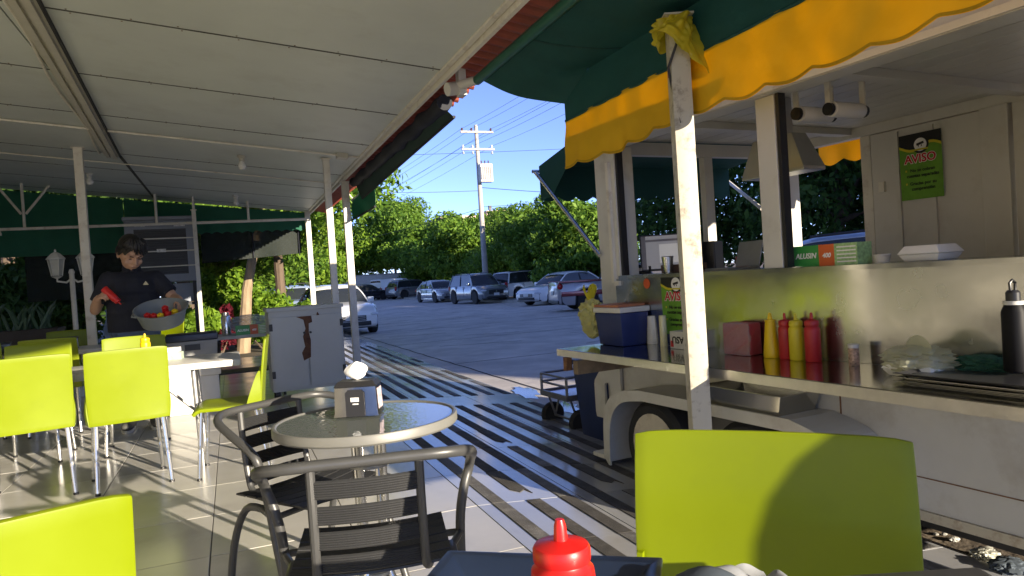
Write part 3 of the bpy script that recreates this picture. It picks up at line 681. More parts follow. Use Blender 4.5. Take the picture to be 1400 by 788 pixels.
# ================================================================== tables
def rect_table(label, x0, x1, y0, y1, z, m, name='dining_table'):
    t = thing(name, label, 'table', ((x0+x1)/2, (y0+y1)/2, 0)); hx, hy = (x1-x0)/2, (y1-y0)/2
    MB().box((-hx, -hy, z-.045), (hx, hy, z)).build('tabletop', m, t, bevel=.012, smooth=True)
    gm = mat('grey_tube', (.30, .30, .30), .4, .5)
    for sx in (-1, 1):
        for sy in (-1, 1):
            MB().tube([(sx*(hx-.30), sy*(hy-.09), z-.046), (sx*(hx-.28), sy*(hy-.08), 0.0)], .016, 10).build('leg', gm, t)
        MB().tube([(sx*(hx-.29), -hy+.085, z*.45), (sx*(hx-.29), hy-.085, z*.45)], .011, 8).build('stretcher', gm, t)
        MB().tube([(sx*(hx-.29), 0, z*.45), (sx*(hx-.62), 0, z-.05)], .010, 8).build('brace', gm, t)
    return t
rect_table('long white plastic table with lime chairs and a mustard bottle on it', -1.95, .03, 5.13, 5.80, .70, white_pl)
rect_table('white plastic table further back under the tall post, lime chairs around it', -2.55, -1.15, 7.82, 8.45, .70, white_pl)

# bistro table
bt = Vector((.395, 2.405, 0))
grey_al = mat('grey_aluminium', (.33, .33, .31), .4, .35, var=.05)
bist = thing('bistro_table', 'round grey bistro table with reflecting rippled glass top', 'table', bt)
MB().lathe([(.287, .670), (.30, .670), (.305, .676), (.305, .698), (.302, .703), (.294, .703), (.289, .699), (.287, .69)], 64).build('rim', mat('rim_grey', (.20, .20, .185), .45, .2, var=.05), bist)
gm = glass_mat('rippled_glass', (.34, .42, .38), .03, .32)
n_ = gm.node_tree.nodes; l_ = gm.node_tree.links
vt = n_.new('ShaderNodeTexVoronoi'); vt.inputs['Scale'].default_value = 70; tc_ = n_.new('ShaderNodeTexCoord'); l_.new(tc_.outputs['Object'], vt.inputs['Vector'])
bp_ = n_.new('ShaderNodeBump'); bp_.inputs['Strength'].default_value = .07; bp_.inputs['Distance'].default_value = .004; l_.new(vt.outputs['Distance'], bp_.inputs['Height'])
for x in n_:
    if x.type == 'BSDF_GLOSSY': l_.new(bp_.outputs[0], x.inputs['Normal'])
o_ = n_['Material Output']; old = o_.inputs['Surface'].links[0].from_socket; df = n_.new('ShaderNodeBsdfDiffuse'); df.inputs[0].default_value = (.24, .27, .25, 1); mq = n_.new('ShaderNodeMixShader'); mq.inputs[0].default_value = .38
l_.new(old, mq.inputs[1]); l_.new(df.outputs[0], mq.inputs[2]); l_.new(mq.outputs[0], o_.inputs['Surface'])
MB().lathe([(.0, .693), (.2885, .693), (.2885, .699), (.0, .699)], 64).build('glass_top', gm, bist)
for k in range(4):
    a = R(45+90*k); cx, cy = math.cos(a), math.sin(a)
    MB().tube([(cx*.20, cy*.20, .664), (cx*.08, cy*.08, .655), (cx*.055, cy*.055, .62), (cx*.05, cy*.05, .20), (cx*.08, cy*.08, .12), (cx*.22, cy*.22, .015)], .0135, 10).build('leg', chrome, bist)
MB().lathe([(.03, .54), (.068, .54), (.068, .555), (.03, .555)], 24).build('leg_ring', grey_al, bist)
MB().lathe([(.03, .18), (.062, .18), (.062, .19), (.03, .19)], 24).build('leg_ring', grey_al, bist)

# bistro chairs
slat_m = mat('dark_slat', (.035, .036, .038), .42, .2, var=.08, bump=.0)
frame_m = mat('dark_tube', (.075, .076, .076), .40, .3, var=.06)
def bistro_chair(label, x, y, a):
    t = thing('slatted_chair', label, 'chair', (x, y, 0), a)
    rail = []
    L = [(.252, .17, .0), (.250, .10, .22), (.252, .055, .43), (.268, .05, .53), (.288, .062, .585), (.292, .03, .622), (.285, -.08, .665), (.262, -.19, .70), (.20, -.245, .714), (.10, -.252, .716), (0, -.253, .716)]
    pts = [(-p[0], p[1], p[2]) for p in L] + [p for p in reversed(L[:-1])]
    MB().tube(smooth_path(pts, 5), .0145, 12).build('arm_rail', frame_m, t)
    for s in (-1, 1):
        MB().tube(smooth_path([(s*.132, -.25, .705), (s*.132, -.243, .60), (s*.134, -.222, .47), (s*.138, -.195, .42), (s*.15, -.12, .408), (s*.16, .15, .415)], 5), .012, 10).build('back_upright', frame_m, t)
        MB().tube(smooth_path([(s*.215, -.03, .40), (s*.215, -.13, .385), (s*.225, -.20, .25), (s*.235, -.245, .0)], 4), .0135, 10).build('rear_leg', frame_m, t)
        MB().tube([(s*.251, .06, .40), (s*.214, -.05, .402)], .011, 8).build('seat_rail', frame_m, t)
    MB().tube([(-.251, .075, .395), (.251, .075, .395)], .011, 8).build('front_rail', frame_m, t)
    for k in range(4):
        z = .655 - .066*k; yb = -.246 + .010*k + (.010 if k == 3 else 0)
        def sl(u, v):
            s = 2*u-1; zz = z - .024 + .048*v; rib = .0012*(1 if int(v*16) % 2 else -1)
            return (s*.130, yb - .016*(1-s*s) - .001 + rib - .004*(v-.5), zz)
        MB().grid(sl, 10, 16).build('back_slat', slat_m, t, smooth=False, thick=.006)
    for k in range(6):
        y0 = .14 - .062*k
        MB().grid(lambda u, v: ((2*u-1)*(.205), y0-.026+.052*v, .432-.012*(1-(2*u-1)**2)-.0012*(1 if int(v*12) % 2 else 0)), 8, 12).build('seat_slat', slat_m, t, smooth=False, thick=.006)
    return t
p = gz(487, 622, .735)
bistro_chair('dark slatted bistro chair with its back to the tray table, sunlit patches on slats', .326, 2.005, hd(.193, .98))
p = gz(352, 545, .735)
bistro_chair('dark slatted bistro chair turned sideways at the round glass table', .25, 2.68, hd(.55, -.83))

# napkin dispenser
p = gz(496, 570, .703)
nd = thing('napkin_dispenser', 'steel napkin dispenser with black top and a white napkin on the glass table', 'napkin dispenser', (p.x+.0, p.y+.06, .7035), hd(-.38, -.92))
sb = MB(); sb.loft([[(-.078, -.052, 0), (.078, -.052, 0), (.078, .052, 0), (-.078, .052, 0)], [(-.074, -.048, .012), (.074, -.048, .012), (.074, .048, .012), (-.074, .048, .012)], [(-.070, -.046, .10), (.070, -.046, .10), (.070, .046, .10), (-.070, .046, .10)]])
bd = sb.build('body', mat('dispenser_steel', (.22, .22, .215), .24, 1.0, var=.15, scale=14), nd, bevel=.003)
MB().loft([[(-.073, -.049, .1005), (.073, -.049, .1005), (.073, .049, .1005), (-.073, .049, .1005)], [(-.060, -.036, .118), (.060, -.036, .118), (.060, .036, .118), (-.060, .036, .118)]]).build('top', black_pl, nd, smooth=False, bevel=.002)
MB().prism([(-.032, .002), (.032, .002), (.032, .082), (.022, .092), (-.022, .092), (-.032, .082)], .0, .004, axis='z', M=Matrix.Translation((0, .0535, 0)) @ Matrix.Rotation(R(90), 4, 'X') @ Matrix.Rotation(R(180), 4, 'Y') @ Matrix.Translation((0, 0, 0))).build('front_panel', black_pl, nd, smooth=False)
pt = MB().box((-.014, .0578, .052), (.014, .0588, .066)).build('logo_plate', mat('label_white', (.7, .7, .68), .5, var=.5, scale=300), nd, smooth=False)
MB().box((-.012, .0578, .042), (.008, .0588, .046)).build('print_line', mat('label_white', (.7, .7, .68)), nd, smooth=False)
for s in (-1, 1): MB().add([(s*.0745, -.032, .02), (s*.0745, .032, .02), (s*.0715, .032, .09), (s*.0715, -.032, .09)], [(0, 1, 2, 3)]).build('advert_card', mat('advert', (.62, .50, .52), .4, var=.45, scale=40), nd, thick=.001, smooth=False)
def napk(u, v):
    a = 2*math.pi*u; r = .004+.034*math.sin(math.pi*min(1, v*1.02))**.7
    return (r*math.cos(a)*(1+.2*math.sin(3*a+v*4)), .45*r*math.sin(a)*(1+.3*math.sin(2*a)), .119+.062*v)
MB().grid(napk, 24, 10).build('napkin', mat('tissue', (.88, .87, .84), .9, bump=.3, bscale=60), nd)

# ================================================================== the near table: tray, bottle, wrapper
dark_tab = mat('dark_tabletop', (.05, .05, .055), .3, var=.1)
nt_ = thing('near_table', 'dark square table under the navy tray and ketchup bottle', 'table', (.36, .42, 0), -YAW)
MB().box((-.42, -.42, .69), (.42, .42, .72)).build('tabletop', dark_tab, nt_, bevel=.006)
MB().tube([(0, 0, .688), (0, 0, .03)], .04, 16).build('pedestal', dark_metal, nt_); MB().lathe([(.0, .0), (.28, .0), (.28, .015), (.05, .035), (.0, .035)], 32).build('foot', dark_metal, nt_)
p = gz(690, 768, .755)
navy_pl = mat('navy_plastic', (.012, .022, .05), .3, var=.1)
tr_ = thing('serving_tray', 'navy plastic serving tray under the red ketchup bottle', 'tray', (.295, .775, .7205), -YAW-R(14))
MB().loft([[(-.11, -.13, 0), (.11, -.13, 0), (.11, .13, 0), (-.11, .13, 0)], [(-.14, -.16, .028), (.14, -.16, .028), (.14, .16, .028), (-.14, .16, .028)], [(-.155, -.175, .032), (.155, -.175, .032), (.155, .175, .032), (-.155, .175, .032)], [(-.155, -.175, .027), (.155, -.175, .027), (.155, .175, .027), (-.155, .175, .027)]], cap=False).build('rim', navy_pl, tr_, bevel=.004)
MB().box((-.112, -.132, 0), (.112, .132, .003)).build('base', navy_pl, tr_, smooth=False)
def squeeze(label, loc, h, r, m, tip=True, name='squeeze_bottle', cone=False, group=None, dome=False):
    t = thing(name, label, 'bottle', loc, 0, group)
    if cone: prof = [(0, 0), (r*.95, 0), (r, .006), (r*.98, h*.1), (r*.62, h*.78), (r*.58, h*.80), (0, h*.80)]
    else: prof = [(0, 0), (r*.93, 0), (r, .006), (r, h*.62), (r*.97, h*.68), (r*.80, h*.715), (r*.78, h*.73), (0, h*.73)]
    MB().lathe(prof, 28).build('body', m, t)
    zc = h*(.80 if cone else .73)
    if cone: cp = [(r*.66, zc+.0005), (r*.68, zc+.004), (r*.66, zc+h*.04), (r*.3, zc+h*.06), (r*.2, h*.97), (r*.1, h), (0, h)]
    else: cp = [(r*.88, zc+.0005), (r*.90, zc+.004), (r*.90, zc+h*.08), (r*.84, zc+h*.105), (r*.62, zc+h*.12), (r*.22, zc+h*.135), (r*.19, h*.96), (r*.13, h), (0, h)]
    if dome: cp = [(r*.98, zc+.0005), (r*1.06, zc+.01), (r*1.04, zc+h*.11), (r*.85, zc+h*.17), (r*.5, zc+h*.205), (r*.34, zc+h*.215), (r*.32, zc+h*.25), (r*.2, zc+h*.265), (0, zc+h*.268)]
    MB().lathe([(0, zc+.0005)]+cp, 24).build('cap', m, t); return t
redp = mat('red_plastic', (.62, .012, .012), .38, var=.06, coat=.1); yelp = mat('mustard_plastic', (.78, .52, .01), .4, var=.05); redd = mat('dark_red_plastic', (.42, .012, .015), .4, var=.06); yeld = mat('dull_yellow_plastic', (.60, .50, .02), .4, var=.06)
# bottle: its cap is 82 px wide, so about 0.78 m away
d = ray(765, 712); tt = (.885-H)/d.z; p = CAMP + d*tt
squeeze('red ketchup squeeze bottle standing on the navy tray', (p.x, p.y, .7240), .1625, .0345, redp)
# grey cloth and wrapper right of the bottle
p = gz(905, 774, .760)
cl = MB().grid(lambda u, v: (p.x-.06+.17*u, p.y-.10+.13*v-.05*u,   .7215+.038*math.sin(math.pi*u)*math.sin(math.pi*v)*(1+.4*math.sin(9*u+5*v))), 20, 16).build('folded_cloth', mat('slate_cloth', (.07, .09, .11), .8, var=.15), smooth=True, thick=.004); tag(cl, 'slate grey folded cloth on the table beside the ketchup bottle', 'cloth')
p = gz(965, 770, .762); q = random.Random(11); wr = MB()
def wrp(u, v):
    return (p.x-.06+.14*u+.006*math.sin(9*v+4*u), p.y-.08+.11*v-.04*u, .7235+.012+(.05*abs(noise.noise((u*2.3, v*2.1, 1.3)))+.006*abs(noise.noise((u*6, v*5, 4))))*min(1, 6*u)*min(1, 6*(1-u)))
wr = MB().grid(wrp, 44, 40).build('paper_wrapper', mat('grey_paper', (.24, .25, .26), .6, var=.15, scale=20), smooth=True, thick=.0012, ang=50); tag(wr, 'crumpled pale grey paper wrapper beside the folded cloth', 'wrapper')

# items on the white table
squeeze('yellow mustard squeeze bottle on the white table', (-.585, 5.62, .7005), .20, .034, yelp)
t = thing('napkin_box', 'small carton with white napkins beside the mustard bottle', 'box', (-.44, 5.62, .7005), R(-8))
MB().box((-.09, -.05, 0), (.09, .05, .05)).build('carton', mat('carton_green', (.45, .55, .42), .6, var=.4, scale=30), t, smooth=False, bevel=.002)
MB().box((-.075, -.045, .0515), (.075, .045, .085)).build('napkin_pile', mat('tissue', (.88, .87, .84)), t, smooth=False, bevel=.004)
for k, (x, y) in enumerate(((-1.55, 8.1), (-2.1, 8.05))):
    t = thing('condiment_tray', ('steel condiment tray on the rear table next to the tall post', 'steel condiment tray on the rear table next to the planter')[k], 'tray', (x, y, .7005), R(10))
    MB().box((-.12, -.09, 0), (.12, .09, .10)).build('box', mat('dispenser_steel', (.66, .65, .62)), t, bevel=.004, smooth=False); MB().box((-.125, -.095, .1005), (.125, .095, .115)).build('lid', black_pl, t, bevel=.004, smooth=False)

# ================================================================== cabinet, coolers, folding table behind the white table
cab = thing('metal_cabinet', 'grey two-door metal cabinet on casters with rusty peeling patch', 'cabinet', (.68, 7.62, 0), R(2))
cabm = mat('cabinet_paint', (.42, .44, .43), .45, var=.05, scale=3)
MB().box((-.36, -.20, .13), (.36, .20, .93)).build('carcass', cabm, cab, smooth=False, bevel=.004)
MB().box((-.375, -.215, .9305), (.375, .215, .965)).build('top', cabm, cab, smooth=False, bevel=.004)
for s in (-1, 1):
    dr = MB().box((-.345 if s < 0 else .008, -.218, .16), (-.008 if s < 0 else .345, -.201, .87)).build('door', cabm, cab, smooth=False, bevel=.003)
    for z in (.27, .74): MB().box((s*.345-.016, -.226, z), (s*.345+.016, -.219, z+.07)).build('hinge', dark_metal, dr, smooth=False)
    MB().lathe([(0, 0), (.012, 0), (.012, .02), (0, .02)], 12, M=Matrix.Translation((s*.03, -.2185, .70)) @ Matrix.Rotation(R(90), 4, 'X')).build('knob', dark_metal, dr)
rp = mat('rust_patch', (.10, .045, .025), .9, var=.5, scale=14)
def patch(poly, nm): return MB().prism(poly, -.2205, -.2188, axis='y').build(nm, rp, cab, smooth=False)
patch([(-.10, .865), (.05, .865), (.055, .80), (.02, .79), (.015, .70), (.03, .62), (.02, .45), (-.05, .42), (-.065, .50), (-.03, .56), (-.045, .66), (-.015, .74), (-.03, .83)], 'rust_patch')
patch([(.10, .865), (.13, .865), (.115, .90), (.105, .89)], 'rust_patch')
for sx in (-1, 1):
    for sy in (-1, 1):
        MB().lathe([(0, -.014), (.05, -.014), (.05, .014), (0, .014)], 18, M=Matrix.Translation((sx*.31, sy*.15, .05)) @ Matrix.Rotation(R(90), 4, 'Y')).build('caster', rubber, cab)
        MB().box((sx*.31-.02, sy*.15-.02, .085), (sx*.31+.02, sy*.15+.02, .1295)).build('caster_fork', dark_metal, cab, smooth=False)
lid_n = mat('navy_lid', (.015, .025, .055), .35); grey_c = mat('cooler_grey', (.28, .29, .29), .5)
def cooler(label, loc, rz, d, body_m, lid_m, clasp=True):
    t = thing('cooler_box', label, 'cooler', loc, rz); x, y, z = d[0]/2, d[1]/2, d[2]
    MB().loft([[(-x*.92, -y*.92, 0), (x*.92, -y*.92, 0), (x*.92, y*.92, 0), (-x*.92, y*.92, 0)], [(-x, -y, z*.78), (x, -y, z*.78), (x, y, z*.78), (-x, y, z*.78)]]).build('body', body_m, t, bevel=.012)
    MB().box((-x*1.03, -y*1.03, z*.78+.001), (x*1.03, y*1.03, z)).build('lid', lid_m, t, bevel=.02, seg=3)
    if clasp: MB().box((-x*.3, -y*1.0-.008, z*.5), (x*.3, -y*.97, z*.68)).build('handle_recess', black_pl, t, smooth=False)
    for s in (-1, 1): MB().tube([(s*x*1.0, -y*.4, z*.66), (s*(x+.025), -y*.3, z*.58), (s*(x+.025), y*.3, z*.58), (s*x*1.0, y*.4, z*.66)], .009, 8).build('side_handle', black_pl, t)
    return t
cooler('grey cooler with navy lid standing on a white foam box', (-.39, 7.75, .452), R(3), (.46, .34, .32), grey_c, lid_n)
t = thing('foam_box', 'white foam box on the floor under the grey cooler', 'box', (-.40, 7.70, 0), R(3))
MB().box((-.23, -.18, 0), (.23, .18, .36)).build('tub', white_pl, t, bevel=.012); MB().box((-.25, -.20, .361), (.25, .20, .452)).build('lid', white_pl, t, bevel=.012)
ft = thing('folding_table', 'grey folding table with foil boxes between the coolers and cabinet', 'table', (.13, 8.35, 0), R(2))
MB().box((-.40, -.27, .655), (.40, .27, .69)).build('tabletop', mat('grey_top', (.45, .46, .45), .5), ft, bevel=.006, smooth=False)
for s in (-1, 1):
    for sy in (-1, 1): MB().tube([(s*.28, sy*.2, .654), (s*.34, sy*.24, .0)], .015, 8).build('leg', dark_metal, ft)
    MB().tube([(s*.3, -.21, .45), (s*.31, .21, .2)], .010, 8).build('brace', dark_metal, ft)
MB().box((-.30, -.2, .28), (.30, .2, .295)).build('shelf', dark_metal, ft, smooth=False)
def foil_box(label, loc, rz, L, face=True):
    t = thing('foil_box', label, 'box', loc, rz); gr = mat('foil_green', (.03, .28, .06), .4); orr = mat('foil_orange', (.62, .12, .03), .4); lg = mat('foil_lightgreen', (.30, .50, .22), .4, var=.35, scale=60)
    h = .10
    MB().box((-L/2, -.05, 0), (-L*.08, .05, h)).build('green_half', gr, t, smooth=False); MB().box((-L*.08+.0002, -.05, 0), (L*.16, .05, h)).build('orange_panel', orr, t, smooth=False)
    MB().box((L*.16+.0002, -.05, 0), (L/2, .05, h)).build('striped_end', lg, t, smooth=False)
    Mx = Matrix.Rotation(R(90), 4, 'X')
    for s, x, sz in (('ALUSIN', -L*.29, L*.10), ('400', L*.04, L*.085)):
        o = obj('lettering', text_mesh(s, sz, pw, shear=.2, bold=.001), t); o.matrix_local = Matrix.Translation((x, -.0506, h*.38)) @ Mx
    for k in range(5): MB().box((L*.20, -.0506, .012+.017*k), (L*.48, -.0501, .018+.017*k)).build('stripe', pw, t, smooth=False)
    return t
t = foil_box('green and orange ALUSIN foil box on the grey folding table', (.19, 8.14, .6905), R(180+2), .34)
for o in t.children: pass
t.rotation_euler = (0, 0, R(2))
fl_ = thing('thermos', 'brushed steel thermos on the folding table beside the foil box', 'bottle', (-.07, 8.22, .6905))
MB().lathe([(0, 0), (.045, 0), (.048, .01), (.048, .20), (.04, .215), (0, .216)], 20).build('body', chrome, fl_); MB().lathe([(0, .2165), (.036, .2165), (.036, .25), (0, .252)], 18).build('lid', steel, fl_)
clr = cloth_mat('clear_bag', (.62, .66, .66), .5, bump=.9, bscale=25, rough=.15, alpha=.55)
def bagblob(name, label, loc, r, seed, m, cat='bag'):
    q = random.Random(seed); b = MB(); ph = [q.uniform(0, 6) for _ in range(6)]
    def f(u, v):
        a = 2*math.pi*u; e = math.pi*(.03+.94*v); nv = Vector((math.cos(a)*math.sin(e), math.sin(a)*math.sin(e), math.cos(e)))*2.1+Vector((seed*3.7, 0, 0)); k = .80+.75*abs(noise.noise(nv))+.40*abs(noise.noise(nv*2.7))+.18*abs(noise.noise(nv*6))
        return (loc[0]+r[0]*k*math.sin(e)*math.cos(a), loc[1]+r[1]*k*math.sin(e)*math.sin(a), loc[2]+r[2]*(1-math.cos(e))*(.9+.1*k))
    o = b.grid(f, 44, 30).build(name, m, smooth=True, ang=24 if 'carrier' not in name else 70); return tag(o, label, cat)
bagblob('plastic_bag', 'clear plastic bag slumped on the folding table behind the foil box', (.17, 8.42, .692), (.20, .12, .10), 5, clr)

# ================================================================== on the serving counter
def ctp(u, v, z=CT): return gz(u, v, z)
def ctl(u, v, z=CT): return tlz(u, v, z)
# blue picnic cooler
P = tw(-.13, .855, CT+.001)
bl = mat('cooler_blue', (.015, .03, .13), .4, var=.08)
t = thing('picnic_cooler', 'navy blue picnic cooler with white and terracotta lid on the counter', 'cooler', P, TA); t.scale = (.9, .9, .92)
MB().loft([[(-.10, -.14, 0), (.10, -.14, 0), (.10, .14, 0), (-.10, .14, 0)], [(-.12, -.16, .225), (.12, -.16, .225), (.12, .16, .225), (-.12, .16, .225)]]).build('body', bl, t, bevel=.012)
MB().box((-.127, -.167, .226), (.127, .167, .262)).build('rim', white_pl, t, bevel=.008); MB().box((-.115, -.13, .2625), (.115, .167, .28)).build('lid', mat('terracotta_lid', (.42, .15, .07), .5), t, bevel=.005)
# yellow and white bag beside it
p = tl(833, 400, -.30); o = bagblob('plastic_bag', 'yellow and white plastic bag drooping beside the navy cooler', (0, 0, 0), (.060, .085, .135), 8, cloth_mat('pale_yellow_bag', (.74, .70, .30), .45, var=.2, scale=14, bump=.6, bscale=30, rough=.35))
o.location = tw(-.20, 1.09, CT+.03)
tp = MB().grid(lambda u, v: ((.012+.03*v*(1+.5*math.sin(8*math.pi*u+1)))*math.cos(2*math.pi*u), (.012+.045*v)*math.sin(2*math.pi*u), .235+.10*v*(1+.3*math.sin(6*math.pi*u))), 24, 6).build('tied_ears', bagm, o); 
# cups, straws, BASU box
P = ctl(893, 470); q0 = P
t = thing('cup_stack', 'stack of clear plastic cups upside down beside the navy cooler', 'cups', tw(P.x, P.y-.01, CT+.001))
cupm = mat('cup_plastic', (.66, .67, .64), .25, var=.1)
MB().lathe([(0, 0), (.042, 0), (.042, .008), (.033, .17), (.031, .175), (0, .176)], 20).build('cups', cupm, t)
for k in range(8): MB().lathe([(.0435-.0006*k, .01+.012*k), (.045-.0006*k, .012+.012*k), (.0435-.0006*k, .015+.012*k)], 20).build('cup_rim', cupm, t)
P = ctl(908, 474); t = tag(MB().lathe([(0, 0), (.022, 0), (.022, .18), (.02, .186), (0, .187)], 16).build('straw_pack', mat('straw_wrap', (.70, .66, .38), .3, var=.3, scale=50, stretch=(4, 4, .2))), 'upright pack of wrapped straws between cups and carton', 'straws'); t.location = tw(P.x, P.y, CT+.001)
P = ctl(930, 478); t = thing('carton_box', 'small white carton with upside-down BASU lettering on the counter', 'box', tw(P.x+.05, P.y+.0, CT+.001), TA)
MB().box((-.05, -.085, 0), (.05, .085, .10)).build('carton', mat('carton_white', (.62, .60, .52), .7, var=.12, scale=12), t, smooth=False, bevel=.002)
o = obj('lettering', text_mesh('BASU', .055, pk, bold=.0015), t); o.matrix_local = Matrix.Translation((-.0506, 0, .07)) @ FM @ Matrix.Rotation(R(180), 4, 'Z')
MB().box((-.0507, .055, .01), (-.0502, .08, .045)).build('red_print', pr, t, smooth=False)
# napkin pack, bottles, can
P = tl(1006, 470, -.12); t = thing('napkin_pack', 'red paper napkin pack wrapped in clear film on the counter', 'napkins', tw(-.075, P.y, CT+.001), TA+R(4))
MB().box((-.05, -.085, 0), (.05, .085, .165)).build('napkins', mat('red_paper', (.40, .04, .04), .5, var=.15, scale=9, bump=.5, bscale=40), t, bevel=.012)
MB().grid(lambda u, v: (-.056-.006*math.sin(9*v+7*u), -.10+.20*u+.004*math.sin(20*v), .002+.168*v), 14, 14).build('film', cloth_mat('clear_film', (.7, .7, .7), .4, bump=.9, bscale=25, rough=.1, alpha=.22), t, thick=.0006)
for (u, v, h, r, m, lb, cn_) in [(1055, 481, .20, .034, yelp, 'yellow cone-shaped mustard bottle on the counter beside the red napkin pack', True), (1075, 483, .20, .028, redd, 'dark red sauce bottle half hidden behind the two front bottles', False),
                                 (1090, 484, .20, .030, yeld, 'dull yellow cylindrical sauce bottle between two red ones', False), (1112, 487, .205, .031, redd, 'dark red sauce bottle at the open end of the bottle row', False)]:
    P = tl(u, v-3, -.085); squeeze(lb, tw(P.x, P.y, CT+.001), h*1.1, r*1.16, m, cone=cn_)
P = tl(1167, 480, -.085); t = thing('spice_can', 'small printed spice can on the counter past the sauce bottles', 'can', tw(-.085, P.y, CT+.001))
MB().lathe([(0, 0), (.022, 0), (.022, .075), (0, .0755)], 20).build('can', mat('can_print', (.45, .30, .22), .4, var=.8, scale=60), t); MB().lathe([(0, .076), (.0225, .076), (.0225, .092), (0, .093)], 20).build('lid', white_pl, t)
# bagged clamshell
P = tl(1256, 485, -.17); X = -.17
def clam(label, loc, rz, sx, sy, h):
    t = thing('foam_clamshell', label, 'food container', loc, rz); fo = mat('foam_white', (.80, .79, .74), .6, var=.03)
    MB().loft([[(-sx*.8, -sy*.8, 0), (sx*.8, -sy*.8, 0), (sx*.8, sy*.8, 0), (-sx*.8, sy*.8, 0)], [(-sx, -sy, h*.45), (sx, -sy, h*.45), (sx, sy, h*.45), (-sx, sy, h*.45)]]).build('base', fo, t, bevel=.008)
    MB().loft([[(-sx*1.04, -sy*1.04, h*.46), (sx*1.04, -sy*1.04, h*.46), (sx*1.04, sy*1.04, h*.46), (-sx*1.04, sy*1.04, h*.46)], [(-sx, -sy, h*.54), (sx, -sy, h*.54), (sx, sy, h*.54), (-sx, sy, h*.54)], [(-sx*.78, -sy*.78, h), (sx*.78, -sy*.78, h), (sx*.78, sy*.78, h), (-sx*.78, sy*.78, h)]]).build('lid', fo, t, bevel=.006)
    return t
clam('white foam clamshell inside a thin carrier bag on the counter', tw(X, P.y, CT+.003), TA, .085, .10, .06)
o = bagblob('carrier_bag', 'thin translucent carrier bag knotted over a clamshell on the counter', (0, 0, 0), (.095, .115, .058), 3, cloth_mat('thin_bag', (.72, .72, .50), .5, bump=.8, bscale=25, rough=.3, alpha=.6)); o.location = tw(X, P.y, CT+.002)
MB().grid(lambda u, v: (.02*math.cos(2*math.pi*u)*(1-.4*v), (.02+.05*v)*math.cos(2*math.pi*u)+.0, .085+.07*v*abs(math.sin(2*math.pi*u))), 20, 6).build('bag_ears', MATS['thin_bag'], o)
# trays, green cloth, flask
P = ctl(1340, 520); trm = mat('tray_black', (.03, .03, .032), .3, var=.1)
for k in range(3):
    t = thing('food_tray', ('lowest shallow steel tray of the stack beside the flask', 'middle shallow steel tray of the stack beside the flask', 'black shallow tray on top of the stack beside the flask')[k], 'tray', tw(-.22, -1.40, CT+.001+.014*k), TA)
    mm = trm if k == 2 else steel
    MB().box((-.135, -.20, 0), (.135, .20, .003)).build('base', mm, t, smooth=False)
    MB().loft([[(-.14, -.205, .0032), (.14, -.205, .0032), (.14, .205, .0032), (-.14, .205, .0032)], [(-.155, -.22, .0125), (.155, -.22, .0125), (.155, .22, .0125), (-.155, .22, .0125)], [(-.165, -.23, .0125), (.165, -.23, .0125), (.165, .23, .0125), (-.165, .23, .0125)], [(-.165, -.23, .0105), (.165, -.23, .0105), (.165, .23, .0105), (-.165, .23, .0105)]], cap=False).build('rim', mm, t, smooth=False)
o = bagblob('rag', 'dark green cleaning rag heaped behind the stacked trays', (0, 0, 0), (.06, .10, .04), 14, mat('green_rag', (.02, .10, .06), .9, var=.3, scale=40, bump=.9, bscale=90), 'rag'); P = tl(1345, 480, -.065); o.location = tw(-.035-.04, P.y, CT+.001+.001)
P = tl(1383, 500, -.30); t = thing('drink_flask', 'tall black drink flask with loop lid standing on the trays', 'bottle', tw(-.14, -1.46, CT+.045))
MB().lathe([(0, 0), (.036, 0), (.038, .006), (.038, .205), (.030, .225), (.028, .23), (0, .23)], 24).build('body', mat('flask_black', (.006, .006, .007), .55, spec=.2), t)
MB().lathe([(.0285, .2305), (.031, .2305), (.031, .243), (0, .243)], 24).build('white_ring', white_pl, t); MB().lathe([(0, .2435), (.022, .2435), (.022, .272), (.016, .28), (0, .28)], 20).build('cap', black_pl, t)
MB().tube([(-.012, .0, .28), (-.014, 0, .305), (0, 0, .315), (.014, 0, .305), (.012, 0, .28)], .005, 8).build('loop', black_pl, t)
# steel pan on the fender
t = thing('steel_pan', 'deep steel pan resting on the trailer fender below the counter', 'pan', tw(-.155, -.30, .4262), TA)
MB().loft([[(-.12, -.22, 0), (.12, -.22, 0), (.12, .22, 0), (-.12, .22, 0)], [(-.135, -.25, .095), (.135, -.25, .095), (.135, .25, .095), (-.135, .25, .095)], [(-.145, -.26, .10), (.145, -.26, .10), (.145, .26, .10), (-.145, .26, .10)], [(-.145, -.26, .094), (.145, -.26, .094), (.145, .26, .094), (-.145, .26, .094)]], cap=False).build('wall', steel, t, bevel=.006)
MB().box((-.121, -.221, -.0005), (.121, .221, .002)).build('base', steel, t, smooth=False)

# ================================================================== on the sill and inside the trailer
SZ = SILL+.001
for k, (u, lb) in enumerate(((1092, 'green and orange ALUSIN foil box lying on the sill behind the front post'),)):
    P = tl(1127, 362, .08); t = foil_box(lb, tw(.13, P.y, SZ), TA+R(-90), .36); 
t.rotation_euler = (0, 0, TA + R(-90))
P = tl(1268, 352, .12); clam('white foam clamshell on the sill under the hatch notice', tw(.14, P.y, SZ), TA, .085, .09, .065)
P = tl(1200, 353, .12); t = thing('small_tub', 'little white lidded tub on the sill beside the foil box', 'tub', tw(.15, P.y, SZ))
MB().lathe([(0, 0), (.03, 0), (.034, .03), (0, .0305)], 20).build('tub', white_pl, t); MB().lathe([(0, .031), (.036, .031), (.036, .037), (0, .0375)], 20).build('lid', white_pl, t)
